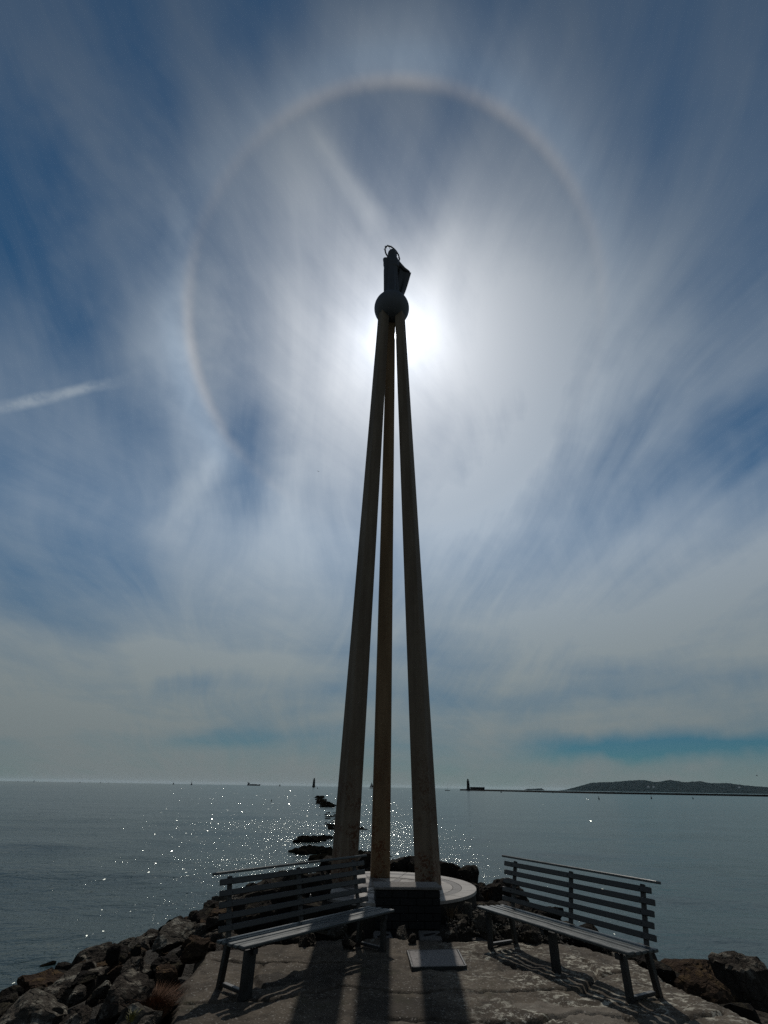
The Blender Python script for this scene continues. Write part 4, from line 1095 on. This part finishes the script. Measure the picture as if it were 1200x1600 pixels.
# cargo ship
p = far_at(396, 3600); cs = empty('cargo_ship', p, 0.06); tag(cs, 'dark cargo ship on the horizon with its wheelhouse aft', 'ship')
rings = []
for x, w, zt in ((-40, 5, 6), (-36, 7, 6), (0, 7.5, 5), (30, 7, 5.5), (38, 4, 8), (43, 0.4, 9)):
    rings.append([(x, -w, zt), (x, -w * 0.8, -2), (x, w * 0.8, -2), (x, w, zt)])
link('hull', loft('hull', rings, True, False), MAT['hull'], cs)
link('wheelhouse', box_mesh('wheelhouse', (11, 11, 11), (-31, 0, 11), None, 0.3), MAT['ship'], cs)
link('funnel', box_mesh('funnel', (4, 4, 5), (-37, 0, 16), None, 0.3), MAT['hull'], cs)
link('hatch_cover', box_mesh('hatch_cover', (46, 11, 4), (2, 0, 6.5), None, 0.3), MAT['ship'], cs)
bm = bmesh.new(); tube(bm, (34, 0, 6), (34, 0, 17), 0.6, 0.3, 6); link('mast', mesh_of('mast', bm), MAT['hull'], cs)


def sailboat(px, D, h, label, sails=True, mat='hull'):
    p = far_at(px, D); r = empty('sailing_boat', p, random.uniform(-0.5, 0.5)); tag(r, label, 'sailing boat', 'sailing boats on the bay')
    Lh = h * 0.75; rings = []
    for x, w in ((-0.5, 0.10), (-0.3, 0.14), (0.1, 0.15), (0.35, 0.09), (0.52, 0.01)):
        rings.append([(x * Lh, -w * Lh, 0.10 * Lh), (x * Lh, -w * Lh * 0.6, -0.06 * Lh), (x * Lh, w * Lh * 0.6, -0.06 * Lh), (x * Lh, w * Lh, 0.10 * Lh)])
    link('hull', loft('hull', rings, True, False), MAT['hull'], r)
    bm = bmesh.new(); tube(bm, (0.05 * Lh, 0, 0), (0.05 * Lh, 0, h), h * 0.012, h * 0.006, 6); link('mast', mesh_of('mast', bm), MAT['hull'], r)
    bm = bmesh.new(); tube(bm, (0.05 * Lh, 0, h * 0.14), (-0.42 * Lh, 0, h * 0.13), h * 0.01, h * 0.008, 6); link('boom', mesh_of('boom', bm), MAT['hull'], r)
    if sails:
        for nm, tri in (('mainsail', ((0.03, 0.16), (-0.42, 0.16), (0.03, 0.95))), ('jib', ((0.08, 0.86), (0.50, 0.12), (0.10, 0.14)))):
            me = pyd(nm, [(x * Lh, 0.03 * Lh, z * h) for x, z in tri] + [(x * Lh, 0.05 * Lh, z * h) for x, z in tri], [(0, 1, 2), (5, 4, 3), (0, 3, 4, 1), (1, 4, 5, 2), (2, 5, 3, 0)])
            link(nm, me, MAT[mat], r)
    return r


for px, D, h, lab, mat in ((28, 3000, 8, 'tiny sailing boat on the horizon, farthest to the left', 'white'), (53, 3000, 11, 'second tiny sailing boat from the left on the horizon', 'white'),
                           (125, 3000, 9, 'third tiny sailing boat from the left on the horizon', 'white'), (157, 3100, 9, 'fourth tiny sailing boat from the left on the horizon', 'white'),
                           (169, 3200, 7, 'fifth tiny sailing boat from the left on the horizon', 'white'), (271, 2600, 10, 'sailing boat with dark sails between the pale sails and the cargo ship', 'hull'),
                           (437, 2600, 11, 'tiny dark sailing boat between the cargo ship and the sea lighthouse', 'hull')):
    sailboat(px, D, h, lab, True, mat)
sailboat(699, 900, 10.5, 'moored sailing boat with bare mast left of the harbour wall lighthouse', False)
sailboat(580.5, 1700, 17, 'sailing boat half hidden behind the middle pillar', True, 'hull')


def buoy(px, py, h, label):
    p = on_z(px, py, SEA_Z); s = depth(p) / FPX * h
    r = empty('buoy', p); tag(r, label, 'buoy', 'channel buoys')
    bm = bmesh.new(); tube(bm, (0, 0, -0.2 * s), (0, 0, 0.35 * s), 0.28 * s, 0.26 * s, 12); link('float', mesh_of('float', bm), MAT['hull'], r)
    bm = bmesh.new(); tube(bm, (0, 0, 0.35 * s), (0, 0, 0.85 * s), 0.16 * s, 0.05 * s, 8); link('tower', mesh_of('tower', bm), MAT['hull'], r)
    bm = bmesh.new(); tube(bm, (0, 0, 0.80 * s), (0, 0, 1.0 * s), 0.10 * s, 0.10 * s, 8); link('top_mark', mesh_of('top_mark', bm), MAT['hull'], r)


for px, py, h, lab in ((783, 1238.5, 3.5, 'dark buoy just off the harbour wall near the low building'), (864, 1239.3, 2.5, 'dark buoy off the harbour wall below the islet'),
                       (936, 1249, 4, 'dark buoy in open water below the left end of the wooded hill'), (1018, 1248, 4, 'dark buoy below the middle of the wooded hill'),
                       (1083, 1248.5, 3, 'dark buoy below the right half of the wooded hill'), (299, 1226.5, 4.5, 'dark buoy on the horizon left of the cargo ship'),
                       (424, 1252, 3, 'small dark buoy in the water left of the sea lighthouse'), (496, 1232.5, 2.5, 'low dark buoy at the foot of the sea lighthouse')):
    buoy(px, py, h, lab)

# pale houses catching the light on the hill
for px, dy_, lab in ((1013, 7.5, 'white house on the wooded hill, left of the close pair'), (1021, 7.5, 'white house on the wooded hill, right of the close pair'), (1155, 9, 'lone white house near the right end of the wooded hill')):
    hor = 1230 + (px - 600) * 0.016667; dd = ray(px, hor - dy_); kk = 5000 / dd.y
    p = C0 + dd * kk; s = 12
    r = empty('house', p, 0.2); tag(r, lab, 'house', 'houses on the hill')
    link('wall', box_mesh('wall', (s, s, s * 0.9), (0, 0, 0), None, 0.1), MAT['white'], r)
    bm = bmesh.new(); v = [bm.verts.new(q) for q in ((-s * .55, -s * .55, s * .45), (s * .55, -s * .55, s * .45), (s * .55, s * .55, s * .45), (-s * .55, s * .55, s * .45), (-s * .55, 0, s * .9), (s * .55, 0, s * .9))]
    for f in ((0, 1, 5, 4), (2, 3, 4, 5), (0, 4, 3), (1, 2, 5), (3, 2, 1, 0)): bm.faces.new([v[i] for i in f])
    link('roof', mesh_of('roof', bm), MAT['ship'], r)


def bird(px, py, Y, span, rz, label):
    p = at_y(px, py, Y); r = empty('bird', p, rz); tag(r, label, 'bird', 'birds in flight')
    link('body', loft('body', [ell(0, 0, 0, .02, .02, 8), ell(0, 0, .12, .07, .06, 8), ell(0, 0, .3, .075, .07, 8), ell(0, 0, .5, .03, .03, 8)]), MAT['feather'], r, None, (1.5708, 0, 0), (span, span, span))
    for s in (-1, 1):
        pts = [(0.04 * s, -0.22, 0.02), (0.04 * s, -0.40, 0.02), (0.30 * s, -0.20, 0.20), (0.28 * s, -0.36, 0.20), (0.62 * s, -0.36, 0.10)]
        me = pyd('wing', pts + [(x, y, z - 0.02) for x, y, z in pts], [(0, 1, 3, 2), (2, 3, 4), (7, 8, 6, 5), (9, 8, 7), (0, 2, 7, 5), (1, 6, 8, 3), (2, 4, 9, 7), (3, 8, 9, 4), (0, 5, 6, 1)])
        link('wing', me, MAT['feather'], r, None, None, (span, span, span))


bird(1181, 1212, 150, 0.9, 0.9, 'small dark bird flying above the right end of the hill')
bird(834, 1220, 200, 0.8, 0.2, 'small dark bird flying above the islet')
bird(497, 737, 90, 0.5, 0.5, 'tiny dark bird high in the sky left of the pillars')

# ------------------------------------------------------------------ thin sea air between here and the headland
vm = bpy.data.materials.new('sea_haze'); vm.use_nodes = True; vt = vm.node_tree; vt.nodes.clear()
pv = vt.nodes.new('ShaderNodeVolumePrincipled'); pv.inputs['Color'].default_value = (0.72, 0.88, 1.0, 1); pv.inputs['Density'].default_value = 0.8e-5
pv.inputs['Anisotropy'].default_value = 0.3
vo = vt.nodes.new('ShaderNodeOutputMaterial'); vt.links.new(pv.outputs[0], vo.inputs['Volume'])
bm = bmesh.new(); bmesh.ops.create_cube(bm, size=1.0, matrix=Matrix.Translation((0, 0, 72.5)) @ Matrix.Diagonal((100000, 100000, 155, 1)))
hz = link('haze', mesh_of('haze', bm), vm); tag(hz, 'thin pale sea haze over the whole bay', 'haze', None, 'stuff')
